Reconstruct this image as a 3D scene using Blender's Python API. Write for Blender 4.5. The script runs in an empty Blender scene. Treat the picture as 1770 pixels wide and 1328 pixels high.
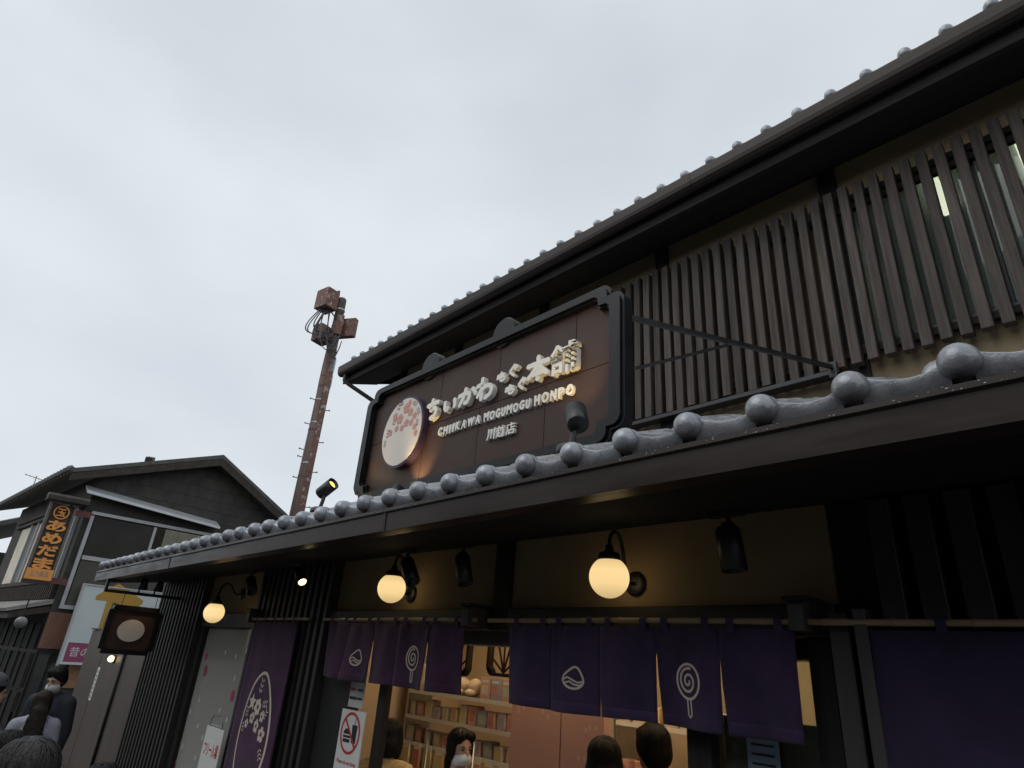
import bpy, bmesh, math, random
import numpy as np
from mathutils import Vector, Matrix, noise
random.seed(7)
SC = bpy.context.scene
COL = SC.collection
R = math.radians

# ------------------------------------------------------------------ camera
CAM_Z = 2.0
F_PX, CX, CY = 1074.47, 885.0, 664.0            # focal length and centre, in photo pixels (1770 wide)
_v1 = np.array([-195.6 - CX, -(1066.5 - CY), -F_PX]); _v1 /= np.linalg.norm(_v1)
_t = math.tan(R(4.374))
_v2 = np.array([-195.6 + 2000 - CX, -(1066.5 + 2000 * _t - CY), -F_PX])
AZ = np.cross(_v2, _v1); AZ /= np.linalg.norm(AZ)
if AZ[1] < 0: AZ = -AZ
AX = -_v1
AY = np.cross(AZ, AX)
cam_d = bpy.data.cameras.new('camera')
cam_d.sensor_width = 36.0
cam_d.lens = 36.0 * F_PX / 1770.0
cam_d.clip_start = 0.05
cam_d.clip_end = 2000
cam = bpy.data.objects.new('camera', cam_d); COL.objects.link(cam)
m = Matrix.Identity(4)
for r_, a in enumerate((AX, AY, AZ)):
    for c_ in range(3): m[r_][c_] = a[c_]
m[2][3] = CAM_Z
cam.matrix_world = m
SC.camera = cam

# ------------------------------------------------------------------ sky and light
SKY = 1.05
SUN_E, SUN_ROT = R(50), R(200)
w = bpy.data.worlds.new('World'); SC.world = w; w.use_nodes = True
nt = w.node_tree; nt.nodes.clear()
out = nt.nodes.new('ShaderNodeOutputWorld')
bg = nt.nodes.new('ShaderNodeBackground'); bg.inputs['Strength'].default_value = 0.1
sky = nt.nodes.new('ShaderNodeTexSky'); sky.sky_type = 'NISHITA'; sky.sun_disc = False
sky.sun_elevation = SUN_E; sky.sun_rotation = SUN_ROT; sky.air_density = 1.5; sky.dust_density = 4.0
tc = nt.nodes.new('ShaderNodeTexCoord')
mp = nt.nodes.new('ShaderNodeMapping'); mp.inputs['Scale'].default_value = (1.0, 1.0, 2.2); mp.inputs['Location'].default_value = (0.6, 0.2, 0.1)
n1 = nt.nodes.new('ShaderNodeTexNoise'); n1.inputs['Scale'].default_value = 1.5; n1.inputs['Detail'].default_value = 5; n1.inputs['Roughness'].default_value = 0.45
cr = nt.nodes.new('ShaderNodeValToRGB')
cr.color_ramp.elements[0].position = 0.30; cr.color_ramp.elements[0].color = (5.9 * SKY, 6.45 * SKY, 6.95 * SKY, 1)
cr.color_ramp.elements[1].position = 0.70; cr.color_ramp.elements[1].color = (8.0 * SKY, 8.5 * SKY, 8.85 * SKY, 1)
mx = nt.nodes.new('ShaderNodeMixRGB'); mx.inputs['Fac'].default_value = 0.95       # closed cloud cover over the clear sky
L = nt.links.new
L(tc.outputs['Generated'], mp.inputs['Vector']); L(mp.outputs['Vector'], n1.inputs['Vector'])
L(n1.outputs['Fac'], cr.inputs['Fac']); L(sky.outputs['Color'], mx.inputs['Color1']); L(cr.outputs['Color'], mx.inputs['Color2'])
sp = nt.nodes.new('ShaderNodeSeparateXYZ'); L(tc.outputs['Generated'], sp.inputs[0])
hz = nt.nodes.new('ShaderNodeMapRange'); hz.inputs['From Min'].default_value = 0.0; hz.inputs['From Max'].default_value = 0.75; hz.inputs['To Min'].default_value = 1.12; hz.inputs['To Max'].default_value = 1.0
L(sp.outputs['Z'], hz.inputs['Value'])
mu = nt.nodes.new('ShaderNodeVectorMath'); mu.operation = 'SCALE'; L(mx.outputs['Color'], mu.inputs[0]); L(hz.outputs[0], mu.inputs['Scale'])
L(mu.outputs[0], bg.inputs['Color']); L(bg.outputs['Background'], out.inputs['Surface'])
sun_d = bpy.data.lights.new('sun', 'SUN'); sun_d.energy = 0.75; sun_d.angle = R(45); sun_d.color = (1, 0.97, 0.93)
sun = bpy.data.objects.new('sun', sun_d); COL.objects.link(sun)
sun.rotation_euler = (R(90) - SUN_E, 0, R(180) - SUN_ROT)      # from the lane side, behind the camera
vs = SC.view_settings
vs.view_transform = 'Standard'; vs.look = 'None'; vs.exposure = 0.0; vs.gamma = 1.0; vs.use_curve_mapping = False

# ------------------------------------------------------------------ helpers
def ray(px, py):
    r = np.array([px - CX, -(py - CY), -F_PX]); return Vector((float(r @ AX), float(r @ AY), float(r @ AZ)))
def at(px, py, Y):
    """the point of the place seen at a photo pixel, on the facade-parallel plane y = Y"""
    r = ray(px, py) * 1.0; r *= Y / r.y; r.z += CAM_Z; return r
def atX(px, py, X):
    r = ray(px, py); r *= X / r.x; r.z += CAM_Z; return r

MATS = {}
def mat(name, col, rough=0.6, var=0.15, vscale=6.0, stretch=(1, 1, 1), bump=0.0, bscale=60.0, metal=0.0, spec=0.5, emit=None, estr=0.0,
        col2=None, c2lo=0.5, c2hi=0.7, rvar=0.0, coat=0.0, sheen=0.0, orand=0.0):
    if name in MATS: return MATS[name]
    M = bpy.data.materials.new(name); M.use_nodes = True; n = M.node_tree; b = n.nodes['Principled BSDF']
    b.inputs['Roughness'].default_value = rough; b.inputs['Metallic'].default_value = metal
    b.inputs['Specular IOR Level'].default_value = spec
    if coat: b.inputs['Coat Weight'].default_value = coat
    if sheen: b.inputs['Sheen Weight'].default_value = sheen
    t = n.nodes.new('ShaderNodeTexCoord'); mpn = n.nodes.new('ShaderNodeMapping'); mpn.inputs['Scale'].default_value = stretch
    oi = n.nodes.new('ShaderNodeObjectInfo'); va = n.nodes.new('ShaderNodeVectorMath'); va.operation = 'ADD'
    vm = n.nodes.new('ShaderNodeVectorMath'); vm.operation = 'SCALE'; vm.inputs['Scale'].default_value = 7.0
    cb = n.nodes.new('ShaderNodeCombineXYZ')
    n.links.new(oi.outputs['Random'], cb.inputs[0]); n.links.new(oi.outputs['Random'], cb.inputs[1]); n.links.new(oi.outputs['Random'], cb.inputs[2])
    n.links.new(cb.outputs[0], vm.inputs[0]); n.links.new(t.outputs['Object'], va.inputs[0]); n.links.new(vm.outputs[0], va.inputs[1])
    n.links.new(va.outputs[0], mpn.inputs['Vector'])
    nz = n.nodes.new('ShaderNodeTexNoise'); nz.inputs['Scale'].default_value = vscale; nz.inputs['Detail'].default_value = 6; nz.inputs['Roughness'].default_value = 0.6
    n.links.new(mpn.outputs[0], nz.inputs['Vector'])
    rp = n.nodes.new('ShaderNodeValToRGB')
    rp.color_ramp.elements[0].position = 0.28; rp.color_ramp.elements[1].position = 0.72
    rp.color_ramp.elements[0].color = (*[c * (1 - var) for c in col], 1); rp.color_ramp.elements[1].color = (*[min(1, c * (1 + var)) for c in col], 1)
    n.links.new(nz.outputs['Fac'], rp.inputs['Fac']); last = rp.outputs['Color']
    if col2:
        nz2 = n.nodes.new('ShaderNodeTexNoise'); nz2.inputs['Scale'].default_value = vscale * 0.45; nz2.inputs['Detail'].default_value = 8; nz2.inputs['Roughness'].default_value = 0.7
        n.links.new(mpn.outputs[0], nz2.inputs['Vector'])
        mr = n.nodes.new('ShaderNodeMapRange'); mr.inputs['From Min'].default_value = c2lo; mr.inputs['From Max'].default_value = c2hi
        n.links.new(nz2.outputs['Fac'], mr.inputs['Value'])
        mi = n.nodes.new('ShaderNodeMixRGB'); n.links.new(mr.outputs[0], mi.inputs['Fac']); n.links.new(last, mi.inputs['Color1']); mi.inputs['Color2'].default_value = (*col2, 1); last = mi.outputs['Color']
    if orand:                                                                # each piece a little lighter or darker than the next
        mo = n.nodes.new('ShaderNodeMapRange'); mo.inputs['To Min'].default_value = 1 - orand; mo.inputs['To Max'].default_value = 1 + orand; n.links.new(oi.outputs['Random'], mo.inputs['Value'])
        vo = n.nodes.new('ShaderNodeVectorMath'); vo.operation = 'SCALE'; n.links.new(last, vo.inputs[0]); n.links.new(mo.outputs[0], vo.inputs['Scale']); last = vo.outputs[0]
    n.links.new(last, b.inputs['Base Color'])
    if rvar:
        mr2 = n.nodes.new('ShaderNodeMapRange'); mr2.inputs['To Min'].default_value = max(0.05, rough - rvar); mr2.inputs['To Max'].default_value = min(1, rough + rvar)
        mr2.inputs['From Min'].default_value = 0.3; mr2.inputs['From Max'].default_value = 0.7
        n.links.new(nz.outputs['Fac'], mr2.inputs['Value']); n.links.new(mr2.outputs[0], b.inputs['Roughness'])
    if bump:
        nb = n.nodes.new('ShaderNodeTexNoise'); nb.inputs['Scale'].default_value = bscale; nb.inputs['Detail'].default_value = 4
        n.links.new(mpn.outputs[0], nb.inputs['Vector'])
        bp = n.nodes.new('ShaderNodeBump'); bp.inputs['Strength'].default_value = bump; bp.inputs['Distance'].default_value = 0.01
        n.links.new(nb.outputs['Fac'], bp.inputs['Height']); n.links.new(bp.outputs[0], b.inputs['Normal'])
    if emit:
        b.inputs['Emission Color'].default_value = (*emit, 1); b.inputs['Emission Strength'].default_value = estr
    MATS[name] = M; return M

def tag(o, label=None, cat=None, group=None, kind=None):
    if label: o['label'] = label
    if cat: o['category'] = cat
    if group: o['group'] = group
    if kind: o['kind'] = kind
    return o
def thing(name, label, cat, loc=(0, 0, 0), rz=0.0, group=None):
    o = bpy.data.objects.new(name, None); COL.objects.link(o); o.empty_display_size = 0.1
    o.location = loc; o.rotation_euler = (0, 0, rz)
    return tag(o, label, cat, group)
def obj(name, bm, material, parent=None, smooth=False, loc=None):
    if isinstance(bm, bpy.types.Mesh): me = bm
    else:
        bmesh.ops.recalc_face_normals(bm, faces=bm.faces)
        me = bpy.data.meshes.new(name); bm.to_mesh(me); bm.free()
    if smooth:
        for p in me.polygons: p.use_smooth = True
    if not me.materials: me.materials.append(material)
    o = bpy.data.objects.new(name, me); COL.objects.link(o)
    if parent is not None: o.parent = parent
    if loc is not None: o.location = loc
    return o
def inst(name, me, parent, loc=(0, 0, 0), rot=(0, 0, 0), scale=(1, 1, 1)):
    o = bpy.data.objects.new(name, me); COL.objects.link(o); o.parent = parent; o.location = loc; o.rotation_euler = rot; o.scale = scale
    return o
def mesh_of(name, bm, material, smooth=False):
    bmesh.ops.recalc_face_normals(bm, faces=bm.faces)
    me = bpy.data.meshes.new(name); bm.to_mesh(me); bm.free(); me.materials.append(material)
    if smooth:
        for p in me.polygons: p.use_smooth = True
    return me
def NB(): return bmesh.new()
def box(bm, x0, x1, y0, y1, z0, z1, bev=0.0, M=None):
    x0, x1 = sorted((x0, x1)); y0, y1 = sorted((y0, y1)); z0, z1 = sorted((z0, z1))
    vs_ = [bm.verts.new((x, y, z)) for z in (z0, z1) for x, y in ((x0, y0), (x1, y0), (x1, y1), (x0, y1))]
    fs = [(0, 3, 2, 1), (4, 5, 6, 7), (0, 1, 5, 4), (1, 2, 6, 5), (2, 3, 7, 6), (3, 0, 4, 7)]
    faces = [bm.faces.new([vs_[i] for i in f]) for f in fs]
    if bev > 0:
        es = list({e for f in faces for e in f.edges})
        r = bmesh.ops.bevel(bm, geom=es, offset=bev, segments=1, affect='EDGES', profile=0.5)
        vs_ = list({v for f in r['faces'] for v in f.verts} | {v for v in vs_ if v.is_valid})
    if M is not None:
        bmesh.ops.transform(bm, matrix=M, verts=[v for v in vs_ if v.is_valid])
    return vs_
def B(x0, x1, y0, y1, z0, z1, bev=0.0):
    bm = NB(); box(bm, x0, x1, y0, y1, z0, z1, bev); return bm
def bar(bm, a, b, w, h=None, up=(0, 0, 1)):
    """rectangular bar from a to b"""
    a = Vector(a); b = Vector(b); h = h or w; d = (b - a); L_ = d.length; d.normalize(); u = Vector(up)
    s = d.cross(u)
    if s.length < 1e-4: s = d.cross(Vector((1, 0, 0)))
    s.normalize(); u = s.cross(d)
    vs_ = [bm.verts.new(p + s * (sx * w / 2) + u * (sy * h / 2)) for p in (a, b) for sx, sy in ((-1, -1), (1, -1), (1, 1), (-1, 1))]
    for f in [(0, 3, 2, 1), (4, 5, 6, 7), (0, 1, 5, 4), (1, 2, 6, 5), (2, 3, 7, 6), (3, 0, 4, 7)]: bm.faces.new([vs_[i] for i in f])
def tube(bm, pts, r, n=8, caps=True, radii=None):
    pts = [Vector(p) for p in pts]; rings = []
    prev = None
    for i, p in enumerate(pts):
        d = (pts[min(i + 1, len(pts) - 1)] - pts[max(i - 1, 0)]).normalized()
        if prev is None:
            s = d.cross(Vector((0, 0, 1)))
            if s.length < 1e-3: s = d.cross(Vector((0, 1, 0)))
        else: s = prev - d * prev.dot(d)
        s.normalize(); prev = s; u = d.cross(s); rr = radii[i] if radii else r
        rings.append([bm.verts.new(p + (s * math.cos(2 * math.pi * k / n) + u * math.sin(2 * math.pi * k / n)) * rr) for k in range(n)])
    for a, b in zip(rings, rings[1:]):
        for k in range(n): bm.faces.new((a[k], a[(k + 1) % n], b[(k + 1) % n], b[k]))
    if caps: bm.faces.new(rings[0][::-1]); bm.faces.new(rings[-1])
def lathe(bm, prof, n=24, M=None):
    """prof = [(r, z)...] turned about z"""
    rings = []; new = []
    for r, z in prof:
        if r < 1e-5: v = bm.verts.new((0, 0, z)); rings.append([v]); new.append(v)
        else:
            ring = [bm.verts.new((r * math.cos(2 * math.pi * k / n), r * math.sin(2 * math.pi * k / n), z)) for k in range(n)]
            rings.append(ring); new += ring
    for a, b in zip(rings, rings[1:]):
        for k in range(n):
            k2 = (k + 1) % n
            if len(a) == 1 and len(b) == 1: continue
            if len(a) == 1: bm.faces.new((a[0], b[k], b[k2]))
            elif len(b) == 1: bm.faces.new((a[k], b[0], a[k2]))
            else: bm.faces.new((a[k], b[k], b[k2], a[k2]))
    if M is not None: bmesh.ops.transform(bm, matrix=M, verts=new)
def prism(bm, poly, t0, t1, fn):
    """poly: 2-D outline; fn(u, v, t) -> xyz"""
    a = [bm.verts.new(fn(u, v, t0)) for u, v in poly]; b = [bm.verts.new(fn(u, v, t1)) for u, v in poly]
    n = len(poly); bm.faces.new(a[::-1]); bm.faces.new(b)
    for i in range(n): bm.faces.new((a[i], a[(i + 1) % n], b[(i + 1) % n], b[i]))
def ringprism(bm, po, pi, t0, t1, fn):
    """frame between two outlines with the same number of points"""
    n = len(po)
    O0 = [bm.verts.new(fn(u, v, t0)) for u, v in po]; O1 = [bm.verts.new(fn(u, v, t1)) for u, v in po]
    I0 = [bm.verts.new(fn(u, v, t0)) for u, v in pi]; I1 = [bm.verts.new(fn(u, v, t1)) for u, v in pi]
    for i in range(n):
        j = (i + 1) % n
        bm.faces.new((O0[i], O0[j], O1[j], O1[i])); bm.faces.new((I0[j], I0[i], I1[i], I1[j]))
        bm.faces.new((O0[j], O0[i], I0[i], I0[j])); bm.faces.new((O1[i], O1[j], I1[j], I1[i]))
def align(d, loc=(0, 0, 0)):
    """matrix taking +z to direction d"""
    return Matrix.Translation(Vector(loc)) @ Vector(d).normalized().to_track_quat('Z', 'Y').to_matrix().to_4x4()

def text_mesh(s, size=1.0, extrude=0.0, offset=0.0, bevel=0.0, align_x='LEFT', res=3):
    c = bpy.data.curves.new('t', 'FONT'); c.body = s; c.size = size; c.extrude = extrude; c.offset = offset; c.bevel_depth = bevel
    c.resolution_u = res; c.align_x = align_x
    o = bpy.data.objects.new('t', c); COL.objects.link(o); bpy.context.view_layer.update()
    me = bpy.data.meshes.new_from_object(o.evaluated_get(bpy.context.evaluated_depsgraph_get()))
    bpy.data.objects.remove(o); bpy.data.curves.remove(c)
    return me
def glyph(name, s, u0, u1, v0, v1, depth, fn, material, parent, offset=0.02, extrude=0.5, bevel=0.0, res=3, tilt=0.0):
    """one piece of lettering fitted to the box u0..u1, v0..v1 of a plane; fn(u, v, t) -> xyz"""
    me = text_mesh(s, 1.0, extrude, offset, bevel, res=res)
    co = np.array([v.co[:] for v in me.vertices]); mn = co.min(0); mxx = co.max(0); sp = np.maximum(mxx - mn, 1e-6)
    ca, sa = math.cos(tilt), math.sin(tilt)
    for v, c in zip(me.vertices, co):
        a, b = ((c - mn) / sp)[:2]; t = (c[2] - mn[2]) / sp[2] if extrude > 0 else 0
        u = (a - 0.5) * (u1 - u0); q = (b - 0.5) * (v1 - v0)
        u, q = u * ca - q * sa, u * sa + q * ca
        v.co = fn((u0 + u1) / 2 + u, (v0 + v1) / 2 + q, t * depth)
    me.materials.clear(); me.materials.append(material)
    o = bpy.data.objects.new(name, me); COL.objects.link(o)
    if parent is not None: o.parent = parent
    return o
def stroke(bm, pts, wd, fn, t=0.0, closed=False):
    """flat ribbon of width wd along a 2-D polyline, on a surface fn(u, v, t)"""
    n = len(pts); P = [Vector((p[0], p[1])) for p in pts]; Lr = []
    for i in range(n):
        if closed: d = P[(i + 1) % n] - P[i - 1]
        else: d = P[min(i + 1, n - 1)] - P[max(i - 1, 0)]
        if d.length < 1e-9: d = Vector((1, 0))
        d.normalize(); q = Vector((-d.y, d.x)) * wd / 2
        Lr.append((bm.verts.new(fn(P[i].x + q.x, P[i].y + q.y, t)), bm.verts.new(fn(P[i].x - q.x, P[i].y - q.y, t))))
    for i in range(n if closed else n - 1):
        a, b = Lr[i], Lr[(i + 1) % n]; bm.faces.new((a[0], a[1], b[1], b[0]))
def ell(cx, cy, rx, ry, n=28, a0=0, a1=360):
    full = abs(a1 - a0) >= 360
    k = n if full else n + 1
    return [(cx + rx * math.cos(R(a0 + (a1 - a0) * i / n)), cy + ry * math.sin(R(a0 + (a1 - a0) * i / n))) for i in range(k)]
def fillpoly(bm, pts, fn, t=0.0):
    bm.faces.new([bm.verts.new(fn(u, v, t)) for u, v in pts])
def lamp(name, kind, loc, energy, color, target=None, size=0.05, spot=60, blend=0.6):
    d = bpy.data.lights.new(name, kind); d.energy = energy; d.color = color
    if kind == 'SPOT': d.spot_size = R(spot); d.spot_blend = blend; d.shadow_soft_size = size
    elif kind == 'POINT': d.shadow_soft_size = size
    elif kind == 'AREA': d.size = size
    o = bpy.data.objects.new(name, d); COL.objects.link(o); o.location = loc
    if target is not None: o.rotation_euler = (Vector(target) - Vector(loc)).to_track_quat('-Z', 'Y').to_euler()
    return o

# ------------------------------------------------------------------ materials
TILE = mat('roof_tile_silver', (0.33, 0.345, 0.375), 0.30, 0.25, 13, bump=0.15, bscale=90, metal=0.3, rvar=0.12, col2=(0.14, 0.145, 0.15), c2lo=0.54, c2hi=0.74, orand=0.14)
GUT = mat('gutter_brown', (0.038, 0.027, 0.024), 0.36, 0.3, 5, stretch=(0.4, 3, 3), rvar=0.1, spec=0.32)
SOFF = mat('soffit_dark', (0.016, 0.0155, 0.016), 0.8, 0.25, 5, spec=0.2)
DWOOD = mat('dark_stained_wood', (0.022, 0.019, 0.018), 0.6, 0.4, 14, stretch=(1, 1, 0.12), bump=0.2, bscale=50, spec=0.25)
DWOODX = mat('dark_beam_wood', (0.034, 0.028, 0.024), 0.55, 0.45, 16, stretch=(0.1, 1, 1), bump=0.25, bscale=30)
SLAT = mat('weathered_slat_wood', (0.078, 0.062, 0.054), 0.65, 0.5, 14, stretch=(2.5, 2.5, 0.14), bump=0.3, bscale=50, col2=(0.04, 0.031, 0.027), spec=0.3, orand=0.28)
PLAST = mat('ochre_plaster', (0.29, 0.22, 0.135), 0.9, 0.12, 2.2, bump=0.4, bscale=140, col2=(0.23, 0.175, 0.11), c2lo=0.5, c2hi=0.8)
BLACK = mat('black_metal', (0.016, 0.017, 0.019), 0.38, 0.2, 8, rvar=0.08)
BLKM = mat('black_matte', (0.012, 0.012, 0.013), 0.6, 0.2, 8)
SIGNFR = mat('sign_frame_black', (0.010, 0.010, 0.012), 0.38, 0.3, 7, bump=0.05, bscale=80, rvar=0.1, spec=0.28)
SIGNBR = mat('sign_brown_panel', (0.056, 0.031, 0.024), 0.55, 0.10, 2.5, rvar=0.08, spec=0.3)
CREAM = mat('cream_lettering', (0.86, 0.84, 0.78), 0.55, 0.05, 9)
PURP = mat('noren_purple', (0.084, 0.031, 0.088), 0.9, 0.35, 4, bump=0.25, bscale=260, sheen=0.15)
PURB = mat('noren_indigo', (0.060, 0.034, 0.094), 0.9, 0.35, 4, bump=0.25, bscale=260, sheen=0.15)
def cloth_light(M_, k=0.3):
    # woven cloth lets some of the shop light through
    n = M_.node_tree; b = n.nodes['Principled BSDF']; o_ = n.nodes['Material Output']; tl = n.nodes.new('ShaderNodeBsdfTranslucent'); ms = n.nodes.new('ShaderNodeMixShader'); ms.inputs[0].default_value = k
    n.links.new(b.inputs['Base Color'].links[0].from_socket, tl.inputs[0]); n.links.new(b.outputs[0], ms.inputs[1]); n.links.new(tl.outputs[0], ms.inputs[2]); n.links.new(ms.outputs[0], o_.inputs[0])
cloth_light(PURP); cloth_light(PURB)
PURB_SHADED = mat('noren_indigo_shaded', (0.034, 0.023, 0.062), 0.9, 0.35, 4, bump=0.25, bscale=260); cloth_light(PURB_SHADED, .15)  # indigo cloth again, with the shade under the canopy put into its colour
PRINT = mat('noren_print', (0.66, 0.55, 0.48), 0.9, 0.06, 30)
BAMB = mat('bamboo', (0.26, 0.19, 0.11), 0.45, 0.25, 30, stretch=(0.3, 1, 1))
WHITE = mat('white_print', (0.74, 0.75, 0.74), 0.5, 0.04, 5)
RED = mat('red_print', (0.55, 0.03, 0.035), 0.5, 0.05, 5)
INK = mat('black_print', (0.02, 0.02, 0.022), 0.5, 0.05, 5)
MAG = mat('magenta_print', (0.40, 0.035, 0.11), 0.5, 0.06, 5)
PLUM = mat('plum_rim', (0.05, 0.025, 0.055), 0.5, 0.1, 5)
PINKP = mat('flower_pink', (0.62, 0.30, 0.26), 0.6, 0.05, 5)
STEEL = mat('steel', (0.42, 0.43, 0.44), 0.35, 0.1, 8, metal=0.8)

# ------------------------------------------------------------------ ground
ASPH = mat('lane_stone_paving', (0.13, 0.127, 0.12), 0.6, 0.25, 3, bump=0.4, bscale=220, rvar=0.2)
PAVE = mat('pavement_stone', (0.16, 0.155, 0.15), 0.6, 0.2, 4, bump=0.2, bscale=120)
tag(obj('street', B(-400, 400, -400, 400, -0.3, 0.0), ASPH), kind='structure')
tag(obj('pavement', B(-40, 12, 1.95, 2.60, 0.004, 0.03, 0.004), PAVE), kind='structure')

# ================================================================== SHOP BUILDING
shop = thing('shop_building', 'two-storey dark timber shop with ochre plaster walls and grey tiled roofs', 'shop', (0, 0, 0))
Y_EAVE, Z_BALL, PITCH, XB0 = 1.86, 2.822, 0.2765, -0.300
XL, XR = -9.95, 3.2
SL = 0.38

def tile_meshes():
    # one eave tile: sagging pan with a drip apron, half-round roll and a round end knob; x = 0 is the roll centre, y runs up the slope
    r = 0.045; p = PITCH; N = 14
    def prof(x):
        s = (x - r * 0.9) / (p - 1.8 * r)
        s = max(0, min(1, s)); K_ = [(0, .024), (.2, .009), (.4, -.002), (.6, -.006), (.8, -.003), (1, .010)]
        for (a, ya), (b, yb) in zip(K_, K_[1:]):
            if s <= b: q = (s - a) / (b - a); q = q * q * (3 - 2 * q) * .3 + q * .7; return ya + (yb - ya) * q
    bm = NB(); xs = [r * 0.6 + (p - 1.2 * r) * i / N for i in range(N + 1)]
    len_ = 0.30
    top0 = [bm.verts.new((x, 0.004, prof(x))) for x in xs]; top1 = [bm.verts.new((x, len_, prof(x) + len_ * SL)) for x in xs]
    lip = [bm.verts.new((x, 0.0, prof(x) - 0.004)) for x in xs]; lip2 = [bm.verts.new((x, 0.0, prof(x) - 0.004)) for x in xs]; top2 = [bm.verts.new((x, 0.004, prof(x))) for x in xs]
    ap = [bm.verts.new((x, 0.0, -0.068)) for x in xs]; ap_in = [bm.verts.new((x, 0.014, -0.068)) for x in xs]
    bk = [bm.verts.new((x, 0.016, prof(x) - 0.016)) for x in xs]
    for i in range(N):
        bm.faces.new((top0[i], top0[i + 1], top1[i + 1], top1[i])); bm.faces.new((ap[i], ap[i + 1], lip[i + 1], lip[i])); bm.faces.new((lip2[i], lip2[i + 1], top2[i + 1], top2[i]))
        bm.faces.new((ap_in[i], ap_in[i + 1], ap[i + 1], ap[i])); bm.faces.new((bk[i], bk[i + 1], ap_in[i + 1], ap_in[i]))
    pan = mesh_of('eave_tile', bm, TILE, True)
    # roll: half tube up the slope
    bm = NB(); d = Vector((0, 1, SL)).normalized(); up = Vector((0, -SL, 1)).normalized(); rings = []
    for s, rr in ((-0.012, r * 0.97), (0.0, r), (0.30, r * 0.94)):
        rings.append([bm.verts.new(d * s + Vector((0, 0, -0.008)) + Vector((1, 0, 0)) * rr * math.cos(R(-25 + 230 * k / 14)) + up * rr * math.sin(R(-25 + 230 * k / 14))) for k in range(15)])
    for a, b in zip(rings, rings[1:]):
        for k in range(14): bm.faces.new((a[k], a[k + 1], b[k + 1], b[k]))
    roll = mesh_of('tile_roll', bm, TILE, True)
    # knob: flattened ball with a thin collar
    bm = NB()
    prof_k = [(0, -0.050), (0.016, -0.0485), (0.030, -0.043), (0.042, -0.033), (0.050, -0.019), (0.0545, -0.004), (0.055, 0.008), (0.0545, 0.016), (0.0565, 0.018), (0.0565, 0.030), (0.050, 0.032), (0, 0.034)]
    lathe(bm, prof_k, 24, Matrix(((1, 0, 0, 0), (0, 0, 1, 0), (0, 1, 0, 0), (0, 0, 0, 1))))
    knob = mesh_of('tile_knob', bm, TILE, True)
    return pan, roll, knob
PAN, ROLL, KNOB = tile_meshes()

def roof_field(name, parent, x0, n, y0, z0, rows, course=0.235):
    """the courses behind the eave, joined: real tile geometry"""
    V = []; Fc = []; p = PITCH; r = 0.048; K = 16
    prof = []
    for k in range(9): a = R(180 - 180 * k / 8); prof.append((r * math.cos(a), r * math.sin(a) * 0.95 + 0.0))
    for k in range(1, 8): s = k / 8; prof.append((r + (p - 2 * r) * s, 0.012 - 0.022 * math.sin(math.pi * s)))
    for j in range(rows):
        ya = y0 + j * course; yb = ya + course + 0.03
        for i in range(n):
            b0 = len(V)
            for (yy, lift) in ((ya, 0.022), (ya + 0.002, 0.026), (yb, 0.0)):
                for (px_, pz) in prof + [(p - r, 0.0)]:
                    V.append((x0 - i * p + px_, yy, z0 + (yy - y0) * SL + pz + lift - (0.024 if yy == ya else 0)))
            m_ = len(prof) + 1
            for q in range(2):
                for k in range(m_ - 1): Fc.append((b0 + q * m_ + k, b0 + q * m_ + k + 1, b0 + (q + 1) * m_ + k + 1, b0 + (q + 1) * m_ + k))
    me = bpy.data.meshes.new(name); me.from_pydata(V, [], Fc); me.materials.append(TILE)
    for pl in me.polygons: pl.use_smooth = True
    o = bpy.data.objects.new(name, me); COL.objects.link(o); o.parent = parent; o['kind'] = 'stuff'
    return o

# ---- canopy roof over the shop front
canopy = thing('canopy_roof', None, None); canopy.parent = shop
NT = 48
for i in range(-12, 36):
    x = XB0 - i * PITCH
    if x > XR: continue
    jy = random.uniform(-0.003, 0.003); jz = random.uniform(-0.003, 0.003); rzj = random.uniform(-0.012, 0.012)
    inst('eave_tile', PAN, canopy, (x, Y_EAVE + 0.01 + jy, Z_BALL + jz - 0.002), (0, rzj, 0))
    inst('tile_roll', ROLL, canopy, (x, Y_EAVE + 0.02 + jy, Z_BALL + jz), (0, 0, rzj))
    inst('tile_knob', KNOB, canopy, (x, Y_EAVE + jy, Z_BALL + jz), (random.uniform(-.04, .04), random.uniform(0, 6), random.uniform(-.03, .03)), (.94, .94, .94))
roof_field('roof_courses', canopy, XR - 0.28, 47, Y_EAVE + 0.26, Z_BALL + 0.26 * SL - 0.03, 12)
# deck under the tiles
bm = NB(); prism(bm, [(Y_EAVE + 0.06, Z_BALL - 0.075), (4.92, Z_BALL - 0.075 + 3.0 * SL), (4.92, Z_BALL - 0.14 + 3.0 * SL), (Y_EAVE + 0.06, Z_BALL - 0.12)], XL + 0.15, XR - 0.1, lambda u, v, t: (t, u, v))
obj('roof_deck', bm, SOFF, canopy)
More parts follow.
